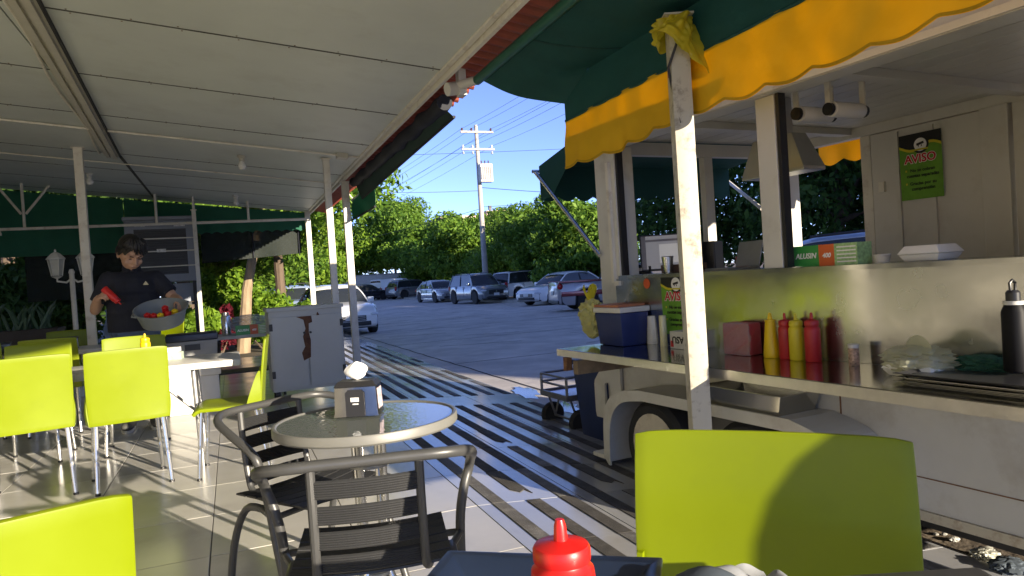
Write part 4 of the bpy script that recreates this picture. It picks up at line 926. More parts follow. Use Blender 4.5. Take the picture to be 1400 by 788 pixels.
# monitor, laptop, printer and clutter
scr = mat('screen_grey', (.20, .21, .25), .12, var=.05, emit=.10); scr2 = mat('screen_window', (.32, .33, .36), .12, var=.02, emit=.12); scr3 = mat('screen_bar', (.10, .10, .13), .12, emit=.05)
t = thing('monitor', 'flat computer monitor with grey windows on screen inside the trailer', 'monitor', tw(.40, .97, 1.06), hd(.52, .85))
M0 = Matrix.Translation((0, 0, .05)) @ Matrix.Rotation(R(-8), 4, 'X')
MB().box((-.21, -.012, 0), (.21, .012, .25), M0).build('case', black_pl, t, smooth=False, bevel=.003); MB().box((-.2, -.0135, .012), (.2, -.0125, .24), M0).build('screen', scr, t, smooth=False)
MB().box((-.08, -.0148, .05), (.10, -.014, .18), M0).build('window_panel', scr2, t, smooth=False); MB().box((-.2, -.0148, .012), (-.17, -.014, .24), M0).build('side_bar', scr3, t, smooth=False)
MB().box((-.17, -.0148, .20), (.2, -.014, .215), M0).build('tool_bar', scr3, t, smooth=False)
MB().box((-.09, -.06, 0), (.09, .06, .012)).build('foot', black_pl, t, smooth=False, bevel=.003); MB().box((-.02, -.0, .0125), (.02, .02, .07)).build('neck', black_pl, t, smooth=False)
t = thing('receipt_printer', 'black boxy receipt printer beside the monitor inside the trailer', 'printer', tw(.70, 1.0, 1.05), TA+R(-60)); MB().box((-.12, -.10, 0), (.12, .10, .24)).build('case', black_pl, t, bevel=.01, smooth=False); MB().box((-.09, -.106, .14), (.09, -.101, .18)).build('paper_slot', dark_metal, t, smooth=False)
P = tl(908, 366, .05); t = thing('plastic_cup', 'single clear ribbed plastic cup standing on the trailer sill', 'cup', tw(.08, P.y, SZ)); MB().lathe([(.026, 0), (.030, .03), (.037, .10), (.039, .102), (.037, .104), (.033, .10), (.026, .004)], 20).build('cup', glass_mat('cup_clear', (.82, .84, .85), .15, .25), t)
P = tl(1018, 364, .30); t = thing('laptop', 'open silver laptop seen from behind inside the trailer', 'laptop', tw(.34, P.y+.02, SZ), TA+R(75))
lap = mat('laptop_shell', (.30, .30, .27), .35, .5)
MB().box((-.14, -.0, .0), (.14, .20, .012)).build('base', lap, t, smooth=False, bevel=.003)
ld = MB().box((-.13, -.004, .0), (.13, .004, .15), Matrix.Translation((0, -.0, .013)) @ Matrix.Rotation(R(14), 4, 'X')).build('lid', lap, t, smooth=False, bevel=.003)
Ml = Matrix.Translation((0, 0, .013)) @ Matrix.Rotation(R(14), 4, 'X') @ Matrix.Translation((0, -.0045, .08)) @ Matrix.Rotation(R(90), 4, 'X')
lgm = mat('logo_pale', (.62, .62, .58), .3)
a = MB().prism([(.020*math.cos(x)*(1-.18*max(0, math.cos(x-.3))**6)*(1), .021*math.sin(x)-.003*abs(math.cos(x))**.5) for x in [2*math.pi*k/28 for k in range(28)]], 0, .0006, M=Ml, axis='z').build('logo', lgm, t, smooth=False)
MB().prism([(.002, .022), (.010, .027), (.014, .036), (.006, .032)], 0, .0006, M=Ml, axis='z').build('logo_leaf', lgm, t, smooth=False)
P = tl(985, 350, .45); t = thing('red_cup', 'red cup beside the laptop inside the trailer', 'cup', tw(.55, P.y-.08, 1.06)); MB().lathe([(0, 0), (.03, 0), (.038, .11), (.034, .11), (0, .02)], 18).build('cup', redd, t)
tb((.43, -2.7, 1.02), (1.0, 1.18, 1.049), 'work_top', steel)
q = random.Random(9)
for k, (u, v, nm, lb, m) in enumerate([(870, 360, 'basket', 'wire basket of sauce packets in front of the monitor', dark_metal), (1000, 365, 'wooden_rack', 'dark wooden rack lying on the trailer work top', mat('dark_wood', (.08, .045, .03), .7))]):
    P = tl(u, v, .25); t = thing(nm, lb, 'basket' if k == 0 else 'rack', tw(.20, P.y-.0 if k == 0 else .62, SZ), TA)
    MB().box((-.07, -.13, 0), (.07, .13, .01)).build('base', m, t, smooth=False)
    for s in (-1, 1): MB().box((s*.07-.004, -.13, .0105), (s*.07+.004, .13, .05)).build('side', m, t, smooth=False)
    for i in range(6): MB().cbox((q.uniform(-.05, .05), -.10+.04*i, .03), (.035, .03, .02), rz=q.uniform(0, 3)).build('packet', mat('packet_%d' % (i % 3), ((.5, .45, .35), (.3, .08, .05), (.55, .55, .5))[i % 3], .5), t, smooth=False)

# unseen seat and rounded bag, added to cast the curved shadow on the chair
st_ = thing('shadow_stool', 'low round seat added out of view to raise the shadow-casting bag', 'shadow_stool', (1.46, -.14, 0)); MB().lathe([(0, .42), (.18, .42), (.19, .435), (.18, .45), (0, .45)], 28).build('seat', dark_tab, st_)
for k in range(4): MB().tube([(.12*math.cos(R(45+90*k)), .12*math.sin(R(45+90*k)), .419), (.17*math.cos(R(45+90*k)), .17*math.sin(R(45+90*k)), 0)], .014, 8).build('leg', chrome, st_)
bk = thing('shadow_bag', 'dark rounded bag added out of view to shade the large chair', 'bag', (1.465, -.14, .452), hd(-.42, .9)); bpm = mat('shadow_bag_fabric', (.03, .035, .04), .8, var=.2, bump=.3, bscale=80)
MB().ell((0, 0, .34), (.155, .12, .36), 20, 14).build('shell', bpm, bk); MB().ell((0, .085, .16), (.11, .05, .14), 16, 10).build('pocket', bpm, bk)
MB().tube([(-.05, 0, .67), (-.04, 0, .72), (.04, 0, .72), (.05, 0, .67)], .01, 8).build('handle', bpm, bk)
# ================================================================== person with a tub
def remesh(o, vox, it=4, fac=.5):
    m = o.modifiers.new('remesh', 'REMESH'); m.mode = 'VOXEL'; m.voxel_size = vox; m.use_smooth_shade = True
    s = o.modifiers.new('smooth', 'SMOOTH'); s.iterations = it; s.factor = fac; return o
skin = mat('skin', (.50, .29, .19), .5, var=.08, scale=12)
navy = mat('navy_polo', (.012, .014, .024), .85, var=.25, scale=6, bump=.3, bscale=14); jean = mat('denim', (.07, .11, .18), .85, var=.2, scale=14, bump=.3, bscale=60)
hairm = mat('black_hair', (.008, .007, .007), .45, var=.3, scale=40)
PER = Vector((-.80, 7.08, 0))
per = thing('person', 'person in navy polo shirt holding a red bottle and a grey tub', 'person', PER, R(4))
SR, ER, WR = Vector((-.185, .0, 1.335)), Vector((-.305, .03, 1.07)), Vector((-.265, -.20, 1.165))
SL, EL, WL = Vector((.185, .0, 1.325)), Vector((.325, -.08, 1.13)), Vector((.365, -.27, 1.115))
HC = Vector((.005, -.065, 1.545)); HM = Matrix.Rotation(R(22), 3, 'Z') @ Matrix.Rotation(R(33), 3, 'X')
HS = 1.25
def hp(x, y, z): return HC + HM @ Vector((x, y, z))*HS
def person_body():
    b = MB()
    b.ell((0, .01, .95), (.165, .115, .13)); b.ell((0, .005, 1.10), (.165, .115, .17)); b.ell((0, .01, 1.26), (.175, .115, .15))
    for s in (SR, SL): b.ell(s - Vector((s.x*.3, 0, .01)), (.075, .065, .052))
    b.cone((0, .0, 1.34), (0, -.04, 1.50), .064, .060)
    for S, E, W in ((SR, ER, WR), (SL, EL, WL)):
        b.cone(S, S.lerp(E, .5), .052, .048); b.cone(S.lerp(E, .5), E, .050, .042); b.cone(E, E.lerp(W, .35), .042, .044); b.cone(E.lerp(W, .35), W, .044, .029)
    for s in (-1, 1):
        b.cone((s*.085, .01, .90), (s*.095, .0, .50), .088, .058); b.cone((s*.095, .0, .50), (s*.10, .02, .09), .056, .038); b.cone((s*.10, .03, .05), (s*.115, -.14, .035), .04, .034)
    # head
    b.ell(hp(0, .012, .015), (0.0925, 0.1149, 0.1225), 18, 14, HM); b.ell(hp(0, -.022, -.04), (0.0750, 0.0850, 0.0899), 16, 12, HM); b.ell(hp(0, -.055, -.085), (0.0350, 0.0300, 0.0250), 12, 8, HM)
    for s in (-1, 1):
        b.ell(hp(s*.036, -.058, -.030), (0.0325, 0.0275, 0.0300), 12, 8, HM); b.ell(hp(s*.077, .012, -.008), (0.0125, 0.0250, 0.0387), 10, 8, HM); b.ell(hp(s*.030, -.078, .022), (0.0325, 0.0150, 0.0125), 10, 6, HM)
    b.tube([hp(0, -.082, .020), hp(0, -.094, -.004), hp(0, -.105, -.024), hp(0, -.095, -.034)], [.008, .011, .015, .010], 10)
    for s in (-1, 1): b.ell(hp(s*.013, -.092, -.028), (0.0113, 0.0125, 0.0100), 8, 6, HM)
    b.ell(hp(0, -.086, -.052), (0.0300, 0.0137, 0.0075), 10, 6, HM); b.ell(hp(0, -.083, -.062), (0.0262, 0.0150, 0.0087), 10, 6, HM)
    return b
def hand(b, W, d, up, curl, flip):
    """palm from the wrist along d; fingers bend round towards -up"""
    d = d.normalized(); up = (up - d*up.dot(d)).normalized(); sd = d.cross(up)*flip
    pc = W + d*.045
    b.cone(W, W + d*.03, .026, .028); 
    for k in range(4): b.cone(W+d*.02+sd*(.012*(k-1.5)), W+d*.082+sd*(.019*(k-1.5)), .014, .0115, 8)
    Ls = (.034, .040, .037, .029)
    for k in range(4):
        p = W + d*.085 + sd*(.019*(k-1.5)); a = 0.
        for j, L in enumerate((1., .72, .55)):
            a += curl[j]; e = p + (d*math.cos(a) - up*math.sin(a))*Ls[k]*L; b.cone(p, e, .0092-.0008*j, .0086-.0008*j, 8); p = e
    p = W + d*.025 + sd*(-.026); e = p + (d*.6 - sd*.55 - up*.45).normalized()*.036; b.cone(p, e, .0125, .0105, 8); b.cone(e, e + (d*.75 + sd*.1 - up*.7).normalized()*.030, .0102, .0090, 8)
b = person_body()
hand(b, WR, Vector((.45, -.75, .35)), Vector((-.75, -.2, .55)), (R(45), R(65), R(45)), 1)
hand(b, WL, Vector((.10, -.70, -.55)), Vector((.35, -.35, .80)), (R(30), R(50), R(35)), -1)
remesh(b.build('body', skin, per), .0055, 3, .5)
sh = MB()
sh.ell((0, .005, 1.00), (.222, .165, .15)); sh.ell((0, -.01, 1.09), (.222, .175, .19)); sh.ell((0, .005, 1.25), (.212, .150, .16))
sh.lathe([(.17, 0), (.220, .002), (.222, .10), (.215, .2)], 28, c=(0, 0, .865), sy=.77)
for S, E in ((SR, ER), (SL, EL)):
    sh.ell(S - Vector((S.x*.3, 0, .005)), (.098, .090, .068)); sh.cone(S, S.lerp(E, .40), .074, .072); sh.tube([S.lerp(E, .3), S.lerp(E, .74)], [.072, .074], 18)
sh.lathe([(.062, 0), (.078, .0), (.075, .045), (.066, .05)], 20, c=(0, -.012, 1.395))
o = remesh(sh.build('polo_shirt', navy, per), .008, 4, .5)
for s in (-1, 1): MB().add([(s*.006, -.095, 1.405), (s*.062, -.062, 1.442), (s*.075, -.058, 1.412), (s*.030, -.118, 1.375)], [(0, 1, 2, 3)]).build('collar', navy, per, thick=.005)
em = MB().add([(.075, -.131, 1.235), (.118, -.120, 1.235), (.108, -.121, 1.250), (.097, -.1255, 1.268), (.084, -.129, 1.25)], [(0, 1, 2, 3, 4)]).build('emblem', mat('emblem_gold', (.65, .58, .35), .6, var=.5, scale=150), per, thick=.004, smooth=False); em.location = (.01, -.040, .03)
tr2 = MB()
tr2.ell((0, .012, .92), (.205, .148, .12))
for s in (-1, 1): tr2.cone((s*.088, .012, .90), (s*.098, .003, .50), .112, .080); tr2.cone((s*.098, .003, .50), (s*.102, .022, .10), .073, .062)
remesh(tr2.build('jeans', jean, per), .009, 3, .5)
for s in (-1, 1):
    so = MB(); so.cone((s*.10, .05, .052), (s*.118, -.13, .045), .050, .043); so.ell((s*.118, -.15, .05), (.048, .07, .035)); sho = remesh(so.build('shoe', mat('grey_shoe', (.10, .10, .09), .7), per), .007, 3)
    MB().prism([(s*.109+.052*math.cos(a)+ (0 if math.sin(a) > 0 else s*.008), -.05+.165*math.sin(a)) for a in [2*math.pi*k/24 for k in range(24)]], 0.001, .022).build('sole', white_pl, sho)
# hair: cap plus locks falling forward
hb = MB(); hb.ell(hp(0, .026, .046), (.098, .116, .112), 22, 16, HM)
def hairshell(u, v):                                              # scalp shell: a dome from the crown down to an uneven hairline
    a = 2*math.pi*u; fr = max(0., -math.sin(a))                     # fr = 1 at the forehead
    side = math.cos(a)
    low = -.004 + fr**2*(.078 - .035*max(0, side)) - max(0., math.sin(a))*.045 + .010*math.sin(9*a) + .006*math.sin(17*a+1)
    e = v**.8; zt = .128; z = zt + (low - zt)*e
    w = math.sin(math.pi*.5*min(1, v*1.35))**.75
    rr = 1.05 + .05*math.sin(13*a)*v + .04*math.sin(23*a+2)*v
    return hp(.083*w*rr*math.cos(a), .016 + .101*w*rr*math.sin(a) , z)
hb.grid(hairshell, 72, 14)
q = random.Random(21)
for k in range(46):
    a = q.uniform(-1.15, 1.5); x = .080*math.sin(a); y = -.086*math.cos(a)+.008
    L = .050 if a < -.2 else .028 - .012*a
    p0 = hp(x*.5, y*.55, .126+q.uniform(-.006, .008)); p1 = hp(x*.98, y*1.06, .098+q.uniform(-.01, .01)); p2 = hp(x*1.06+.012+q.uniform(-.01, .012), y*1.13, L+.02+q.uniform(-.014, .012))
    hb.tube([p0, p1, p2], [.011, .013, .003], 6)
hb.build('hair', hairm, per, ang=70)
for s in (-1, 1):
    MB().ell(hp(s*.030, -.079, .002), (.013, .006, .0035), 10, 6, HM).build('eye', mat('eye_dark', (.02, .015, .012), .3), per)
    MB().tube([hp(s*.014, -.089, .022), hp(s*.032, -.089, .027), hp(s*.050, -.078, .020)], [.0035, .0045, .002], 6).build('eyebrow', hairm, per)
MB().tube([hp(-.020, -.0945, -.057), hp(0, -.0985, -.0565), hp(.020, -.0945, -.057)], [.0012, .0022, .0012], 6).build('mouth', mat('lip_line', (.16, .05, .045), .5), per)
# things he holds
MP = Matrix.Translation(PER) @ Matrix.Rotation(R(4), 4, 'Z')
rb = squeeze('red squeeze bottle held tilted in the person\'s hand', (0, 0, 0), .19, .030, redp)
hc = WR + Vector((.45, -.75, .35)).normalized()*.095 + Vector((.055, .02, -.040))
rb.matrix_world = MP @ Matrix.Translation(hc + Vector((-.035, .0, .085))) @ Matrix.Rotation(R(140), 4, 'Y') @ Matrix.Rotation(R(10), 4, 'X') @ Matrix.Translation((0, 0, -.01))
tub = thing('plastic_tub', 'round grey plastic tub of sauce bottles held against the person\'s hip', 'tub'); tubm = mat('tub_grey', (.20, .225, .225), .45, var=.06)
tubM = MP @ Matrix.Translation((.225, -.40, .93)) @ Matrix.Scale(.90, 4) @ Matrix.Rotation(R(22), 4, 'X') @ Matrix.Rotation(R(-5), 4, 'Y'); tub.matrix_world = tubM
MB().lathe([(0, 0), (.175, 0), (.182, .004), (.222, .140), (.236, .143), (.238, .155), (.228, .159), (.213, .145), (.172, .012), (0, .010)], 48).build('shell', tubm, tub)
for k in range(2):
    a = R(20+180*k); MB().tube([(.236*math.cos(a-.2), .236*math.sin(a-.2), .145), (.258*math.cos(a), .258*math.sin(a), .143), (.236*math.cos(a+.2), .236*math.sin(a+.2), .145)], .008, 8).build('grip', tubm, tub)
for k, (x, y, m, lb) in enumerate([(-.10, -.06, redp, 'red capped bottle at the outer end of the tub row'), (-.055, -.085, redp, 'second red capped bottle in the grey tub'), (-.005, -.10, yelp, 'yellow capped bottle between red ones in the grey tub'), (.05, -.085, redp, 'red capped bottle between two yellow ones in the grey tub'), (.10, -.06, yelp, 'yellow capped bottle next to the hand in the grey tub'), (.03, .04, redp, 'red capped bottle further back inside the grey tub')]):
    s = squeeze(lb, (0, 0, 0), .125, .029, m, dome=True); s.matrix_world = tubM @ Matrix.Translation((x*1.15, y*1.15-.02, .040))
# ================================================================== cars
def car_paint(n, c, metal=.3): return mat('car_paint_'+n, c, .22, metal, var=.02, coat=.8)
car_glass = mat('car_glass', (.025, .03, .035), .05, var=.05, spec=.7); trim = mat('car_trim', (.02, .02, .022), .55); tl_m = mat('tail_light', (.40, .01, .01), .2); hl_m = mat('head_light', (.75, .76, .78), .1, .3); alloy = mat('alloy', (.60, .60, .60), .35, .25); plate_m = mat('plate', (.70, .70, .68), .5, var=.35, scale=60)
def wheel(par, x, y, r, wd, spokes=5, seed=0):
    s = 1 if x > 0 else -1
    M = Matrix.Translation((x, y, r)) @ Matrix.Rotation(R(90), 4, 'Y')
    w = MB().lathe([(r*.60, -wd/2), (r*.92, -wd/2), (r, -wd*.36), (r, wd*.36), (r*.92, wd/2), (r*.60, wd/2)], 28, M=M).build('wheel', rubber, par)
    MB().lathe([(0, -wd*.2), (r*.62, -wd*.2), (r*.62, wd*.2), (0, wd*.2)], 24, M=M).build('brake_dark', dark_metal, w)
    b = MB(); b.lathe([(r*.58, s*wd*.46), (r*.66, s*wd*.50), (r*.66, s*wd*.30), (r*.58, s*wd*.30)], 28, M=M); b.lathe([(0, s*wd*.42), (r*.16, s*wd*.42), (r*.16, s*wd*.2), (0, s*wd*.2)], 14, M=M)
    for k in range(spokes*2):
        a = 2*math.pi*(k//2)/spokes + (.16 if k % 2 else -.16)
        b.box((r*.12, -r*.045, s*wd*.38-.012), (r*.60, r*.045, s*wd*.38+.012), M @ Matrix.Rotation(a, 4, 'Z'))
    b.build('rim', alloy, w, smooth=False)
def car(label, loc, head, style='sedan', paint=None, L=4.6, W=1.8, Hh=1.45, scale=1., two=None, rack=False):
    t = thing({'sedan': 'parked_sedan', 'suv': 'parked_suv', 'van': 'parked_van', 'pickup': 'parked_pickup'}[style], label, {'sedan': 'car', 'suv': 'car', 'van': 'van', 'pickup': 'pickup'}[style], loc, hd(*head))
    hl, hw = L/2, W/2; r = {'sedan': .325, 'suv': .36, 'van': .33, 'pickup': .36}[style]
    yf, yr = hl - L*.19, -hl + L*.20; zc = .20 if style == 'sedan' else .24
    bz = {'sedan': .92, 'suv': 1.03, 'van': 1.05, 'pickup': 1.02}[style]        # belt height
    hood = {'sedan': .76, 'suv': .90, 'van': .92, 'pickup': .98}[style]
    if style == 'sedan': gf, grf, grr, gr = .235*L, .07*L, -.22*L, -.385*L
    elif style == 'suv': gf, grf, grr, gr = .245*L, .10*L, -.39*L, -.455*L
    elif style == 'van': gf, grf, grr, gr = .34*L, .16*L, -.47*L, -.485*L
    else: gf, grf, grr, gr = .22*L, .10*L, -.07*L, -.105*L
    def ztop(y):
        if y > gf: k = (y-gf)/(hl-gf); return bz - (bz-hood)*min(1, k*1.0) - .10*max(0, (k-.6)/.4)**2.2 + .02*math.sin(math.pi*k)
        if style == 'sedan' and y < gr: k = (gr-y)/(hl+gr); return bz + .05 - .10*k**3
        if style == 'pickup' and y < gr: return bz + .01
        return bz
    ys = [-hl, -hl+.03, -hl+.10, -hl+.25]
    for yw in (yr, yf): ys += [yw + (r+.07)*c for c in (-1.12, -1.0, -.96, -.85, -.65, -.35, 0, .35, .65, .85, .96, 1.0, 1.12)]
    ys += [0, -.35, .35, gf, gr, .7, -.7, hl-.25, hl-.10, hl-.03, hl]; ys = sorted(set(round(y, 4) for y in ys if -hl <= y <= hl))
    rings = []
    for y in ys:
        e = abs(y)/hl; w = hw*(1-.17*max(0, (e-.72)/.28)**2.4 - .04*e*e)
        zl = zc + (.12*max(0, (e-.93)/.07))
        for yw in (yr, yf):
            dd = abs(y-yw); ra = r+.07
            if dd < ra: zl = max(zl, r + math.sqrt(max(0, ra*ra-dd*dd))*.97)
        zt = ztop(y)
        if y > hl-.02 or y < -hl+.02: zt -= .10; 
        zt = max(zt, zl+.14)
        zm = zl + (zt-zl)*.45; zs = zl+(zt-zl)*.80
        pr_ = [(-w*.93, zl), (-w*.99, zl+(zt-zl)*.12), (-w, zm), (-w*.975, zs), (-w*.90, zt-.015), (-w*.70, zt+.008), (-w*.3, zt+.022)]
        rings.append([(x, y, z) for x, z in pr_] + [(-x, y, z) for x, z in reversed(pr_)])
    body = MB().loft(rings).build('body', paint, t, ang=40)
    MB().box((-hw*.86, -hl+.12, zc+.02), (hw*.86, hl-.12, .62)).build('underbody', trim, t, smooth=False)
    # greenhouse: rounded cabin of glass with a painted roof shell over it
    wb, wr = hw*.90, hw*(.80 if style == 'van' else .70); Z = Hh
    prof = [(gf, bz-.01), (gf+(grf-gf)*.55, bz+(Z-bz)*.60), (grf, Z-.055), (grf+(grr-grf)*.2, Z-.012), (grf+(grr-grf)*.5, Z), (grf+(grr-grf)*.8, Z-.02), (grr, Z-.065), (grr+(gr-grr)*.5, bz+(Z-bz)*.58), (gr, bz+(.03 if style == 'sedan' else -.01))]
    line = smooth_path([(0, y, z) for y, z in prof], 4)
    def sec(y, z, o=0.):
        k = max(0., min(1., (z-bz)/(Z-bz))); w = wb+(wr-wb)*k**1.15
        wl2 = wb - .01
        zz = bz-.035
        return [(-wl2, y, zz), (-(wl2*.45+w*.55)-o, y, bz+(z-bz)*.5), (-w-o, y, z-.05*k-.004), (-w*.86, y, z-.012+o), (-w*.45, y, z+.012*k+o), (w*.45, y, z+.012*k+o), (w*.86, y, z-.012+o), (w+o, y, z-.05*k-.004), ((wl2*.45+w*.55)+o, y, bz+(z-bz)*.5), (wl2, y, zz)]
    MB().loft([sec(p.y, p.z) for p in line]).build('windows', car_glass, t, ang=30)
    rl = [p for p in line if p.z > bz + (Z-bz)*.78]
    MB().loft([[sec(p.y, p.z, .008)[i] for i in (2, 3, 4, 5, 6, 7)] for p in rl], closed=False).build('roof', paint, t, thick=.012)
    zr = Z-.05
    for s in (-1, 1):
        for (yb, yt, wd) in [(gf, grf, .035), (gr, grr, .05 if style != 'van' else .05)] + ([((gf+gr)/2-.05, (grf+grr)/2-.05, .035)] if style != 'pickup' else []):
            MB().tube([(s*(wb-.004), yb, bz-.03), (s*(wb*.45+wr*.55+.004), yb*.45+yt*.55, bz+(zr-bz)*.55), (s*(wr-.01), yt, zr-.02)], [wd*.9, wd*.8, wd*.75], 8).build('pillar', paint if abs(yb) > .6 else trim, t)
        MB().box((s*(hw+.03)-.09, gf-.30, bz-.02), (s*(hw+.03)+.09, gf-.16, bz+.13)).build('mirror', paint, t, bevel=.03, seg=3)
        for yd in ([.02*L, -.22*L] if style != 'pickup' else [.0]):
            MB().box((s*hw*.985-.012, yd-.09, bz-.14), (s*hw*.985+.012, yd+.09, bz-.115)).build('door_handle', paint, t, bevel=.008)
        for yd in ([.235*L, .01*L, -.21*L] if style in ('sedan', 'suv') else [.2*L, -.10*L]):
            MB().box((s*hw*.985-.02, yd-.004, zc+.14), (s*hw*.985+.0165, yd+.004, bz-.05)).build('door_gap', trim, t, smooth=False)
        MB().box((s*hw*.955-.03, yr+r+.08, zc-.02), (s*hw*.955+.03, yf-r-.08, zc+.09)).build('side_sill', trim if style in ('suv', 'pickup') else paint, t, bevel=.015)
        if style == 'suv':
            MB().tube([(s*wr*.9, grr+.1, zr+.03), (s*wr*.9, (grf+grr)/2, zr+.075), (s*wr*.9, grf-.1, zr+.035)], .016, 8).build('roof_rail', trim, t)
        # lights
        MB().ell((s*hw*.72, hl-.13, hood-.18), (.17, .14, .07), 14, 8, Matrix.Rotation(R(-25*s), 3, 'Z')).build('headlight', hl_m, t)
        MB().ell((s*hw*.80, -hl+.11, bz-.12), (.10, .11, .11 if style in ('sedan', 'pickup') else .20), 12, 8, Matrix.Rotation(R(25*s), 3, 'Z')).build('taillight', tl_m, t)
        MB().ell((s*hw*.66, hl-.05, .42), (.13, .05, .035), 10, 6).build('fog_light', trim, t)
    if style == 'van':
        MB().loft([[(-wb-.012, gr-.012, bz-.05), (-wb-.012, .10*L, bz-.05), (-wr-.03, .06*L, zr), (-wr-.03, grr-.012, zr)], [(wb+.012, gr-.012, bz-.05), (wb+.012, .10*L, bz-.05), (wr+.03, .06*L, zr), (wr+.03, grr-.012, zr)]]).build('cargo_body', paint, t, smooth=False, bevel=.02)
    if style == 'pickup':
        MB().box((-hw*.80, -hl+.10, bz+.028), (hw*.80, gr-.06, bz+.036)).build('bed', trim, t, smooth=False)
        for s in (-1, 1): MB().box((s*hw*.86-.05, -hl+.05, bz+.0), (s*hw*.86+.05, gr-.04, bz+.055)).build('bed_rail', two or paint, t, bevel=.01)
        if two: 
            for s in (-1, 1): MB().box((s*hw*.992-.02, -hl+.10, .55), (s*hw*.992+.012, gr+.1, .72)).build('side_band', two, t, bevel=.008)
    gh = {'sedan': .10, 'suv': .17, 'van': .12, 'pickup': .18}[style]
    MB().box((-hw*.48, hl-.035, hood-.30-gh/2), (hw*.48, hl+.012, hood-.24+gh/2)).build('grille', trim, t, bevel=.02)
    for k in range(3): MB().box((-hw*.45, hl+.0125, hood-.30+.05*k-gh/4), (hw*.45, hl+.018, hood-.288+.05*k-gh/4)).build('grille_bar', alloy if style == 'sedan' else trim, t, smooth=False)
    MB().lathe([(0, 0), (.05, 0), (.05, .006), (0, .006)], 16, M=Matrix.Translation((0, hl+.0185, hood-.25)) @ Matrix.Rotation(R(-90), 4, 'X')).build('emblem', chrome, t)
    MB().box((-hw*.62, hl-.03, .28), (hw*.62, hl+.02, .40)).build('lower_intake', trim, t, bevel=.02); MB().box((-.16, hl+.021, .44), (.16, hl+.03, .58)).build('plate', plate_m, t, smooth=False)
    MB().box((-.16, -hl-.03, .60), (.16, -hl-.012, .74)).build('plate', plate_m, t, smooth=False); MB().box((-hw*.8, -hl-.012, .30), (hw*.8, -hl+.05, .42)).build('rear_bumper', trim, t, bevel=.02)
    for k, (x, y) in enumerate(((hw-.10, yf), (-hw+.10, yf), (hw-.10, yr), (-hw+.10, yr))): wheel(t, x, y, r, .20)
    if rack:
        for y in (grf-.25, grr+.25): MB().tube([(-wr, y, zr+.13), (wr, y, zr+.13)], .02, 8).build('roof_bar', trim, t)
        for s in (-1, 1): MB().tube([(s*wr*.9, grf-.2, zr+.03), (s*wr*.9, grf-.25, zr+.13), (s*wr*.9, grr+.25, zr+.13), (s*wr*.9, grr+.2, zr+.03)], .018, 8).build('rack_side', trim, t)
    return t
def on(x, y): return (x, y, street_z(y))
white_p = car_paint('white', (.84, .84, .84), 0.); silver = car_paint('silver', (.40, .41, .42), .35); grey_p = car_paint('grey', (.22, .24, .26), .35); red_p = car_paint('darkred', (.22, .025, .03), .3); black_p = car_paint('black', (.03, .03, .035), .3); blue_w = car_paint('paleblue', (.42, .52, .66), .2); tan_s = car_paint('tan', (.30, .28, .25), .7)
p = gs(474, 460); car('white sedan parked facing the terrace beside the street-edge posts', on(p.x, p.y+2.15), (.06, -1), 'sedan', white_p, 4.55, 1.80, 1.46)
p = gs(632, 416); car('grey compact SUV with dark grille parked in front of the trees', on(p.x+.88, p.y-.28), (.12, -.99), 'suv', grey_p, 4.6, 1.86, 1.69)
p = gs(582, 414); car('silver sedan parked beside the grey compact SUV', on(p.x+.86, p.y-.26), (.10, -.99), 'sedan', silver, 4.7, 1.8, 1.45)
p = gs(707, 411); car('white SUV parked nose to the trees behind the grey SUV', on(p.x+1.1, p.y+1.3), (.93, .36), 'suv', white_p, 4.6, 1.84, 1.68)
p = gs(757, 417); car('white sedan with angled headlights parked facing out beside the pickup', on(p.x+1.2, p.y+1.35), (-.95, -.30), 'sedan', white_p, 4.7, 1.8, 1.46)
p = gs(803, 425); car('dark red and silver pickup half hidden behind the trailer corner post', on(p.x+1.66, p.y+.47), (.98, -.2), 'pickup', car_paint('pickup', (.42, .40, .42), .2), 5.1, 1.8, 1.62, two=red_p)
p = gs(553, 409); car('grey SUV parked nose to the trees next to the white van', on(p.x+1.0, p.y+1.3), (.93, .36), 'suv', grey_p, 4.5, 1.82, 1.62)
p = gs(531, 409); car('white panel van with red tail light under the trees', on(p.x+1.0, p.y+1.4), (.90, .44), 'van', white_p, 4.6, 1.85, 1.85)
p = CAMP + ray(498, 390)*62; car('dark grey car in the shade of the street tree beyond the white van', on(p.x, p.y), (.9, .44), 'sedan', black_p, 4.5, 1.8, 1.45)
car('white car with roof bars parked behind the white sedan', on(2.55, 32.0), (.0, -1), 'suv', blue_w, 4.5, 1.8, 1.62, rack=True)
car('dark red SUV parked on the garden side behind the leafy shrubs', on(.35, 27.5), (.1, -1), 'suv', red_p, 4.7, 1.85, 1.72)
p = CAMP + ray(1160, 345)*9.2; car('pale blue car seen through the trailer windows', on(p.x, p.y), (-.55, .83), 'suv', blue_w, 4.4, 1.8, 1.58)
import numpy as np
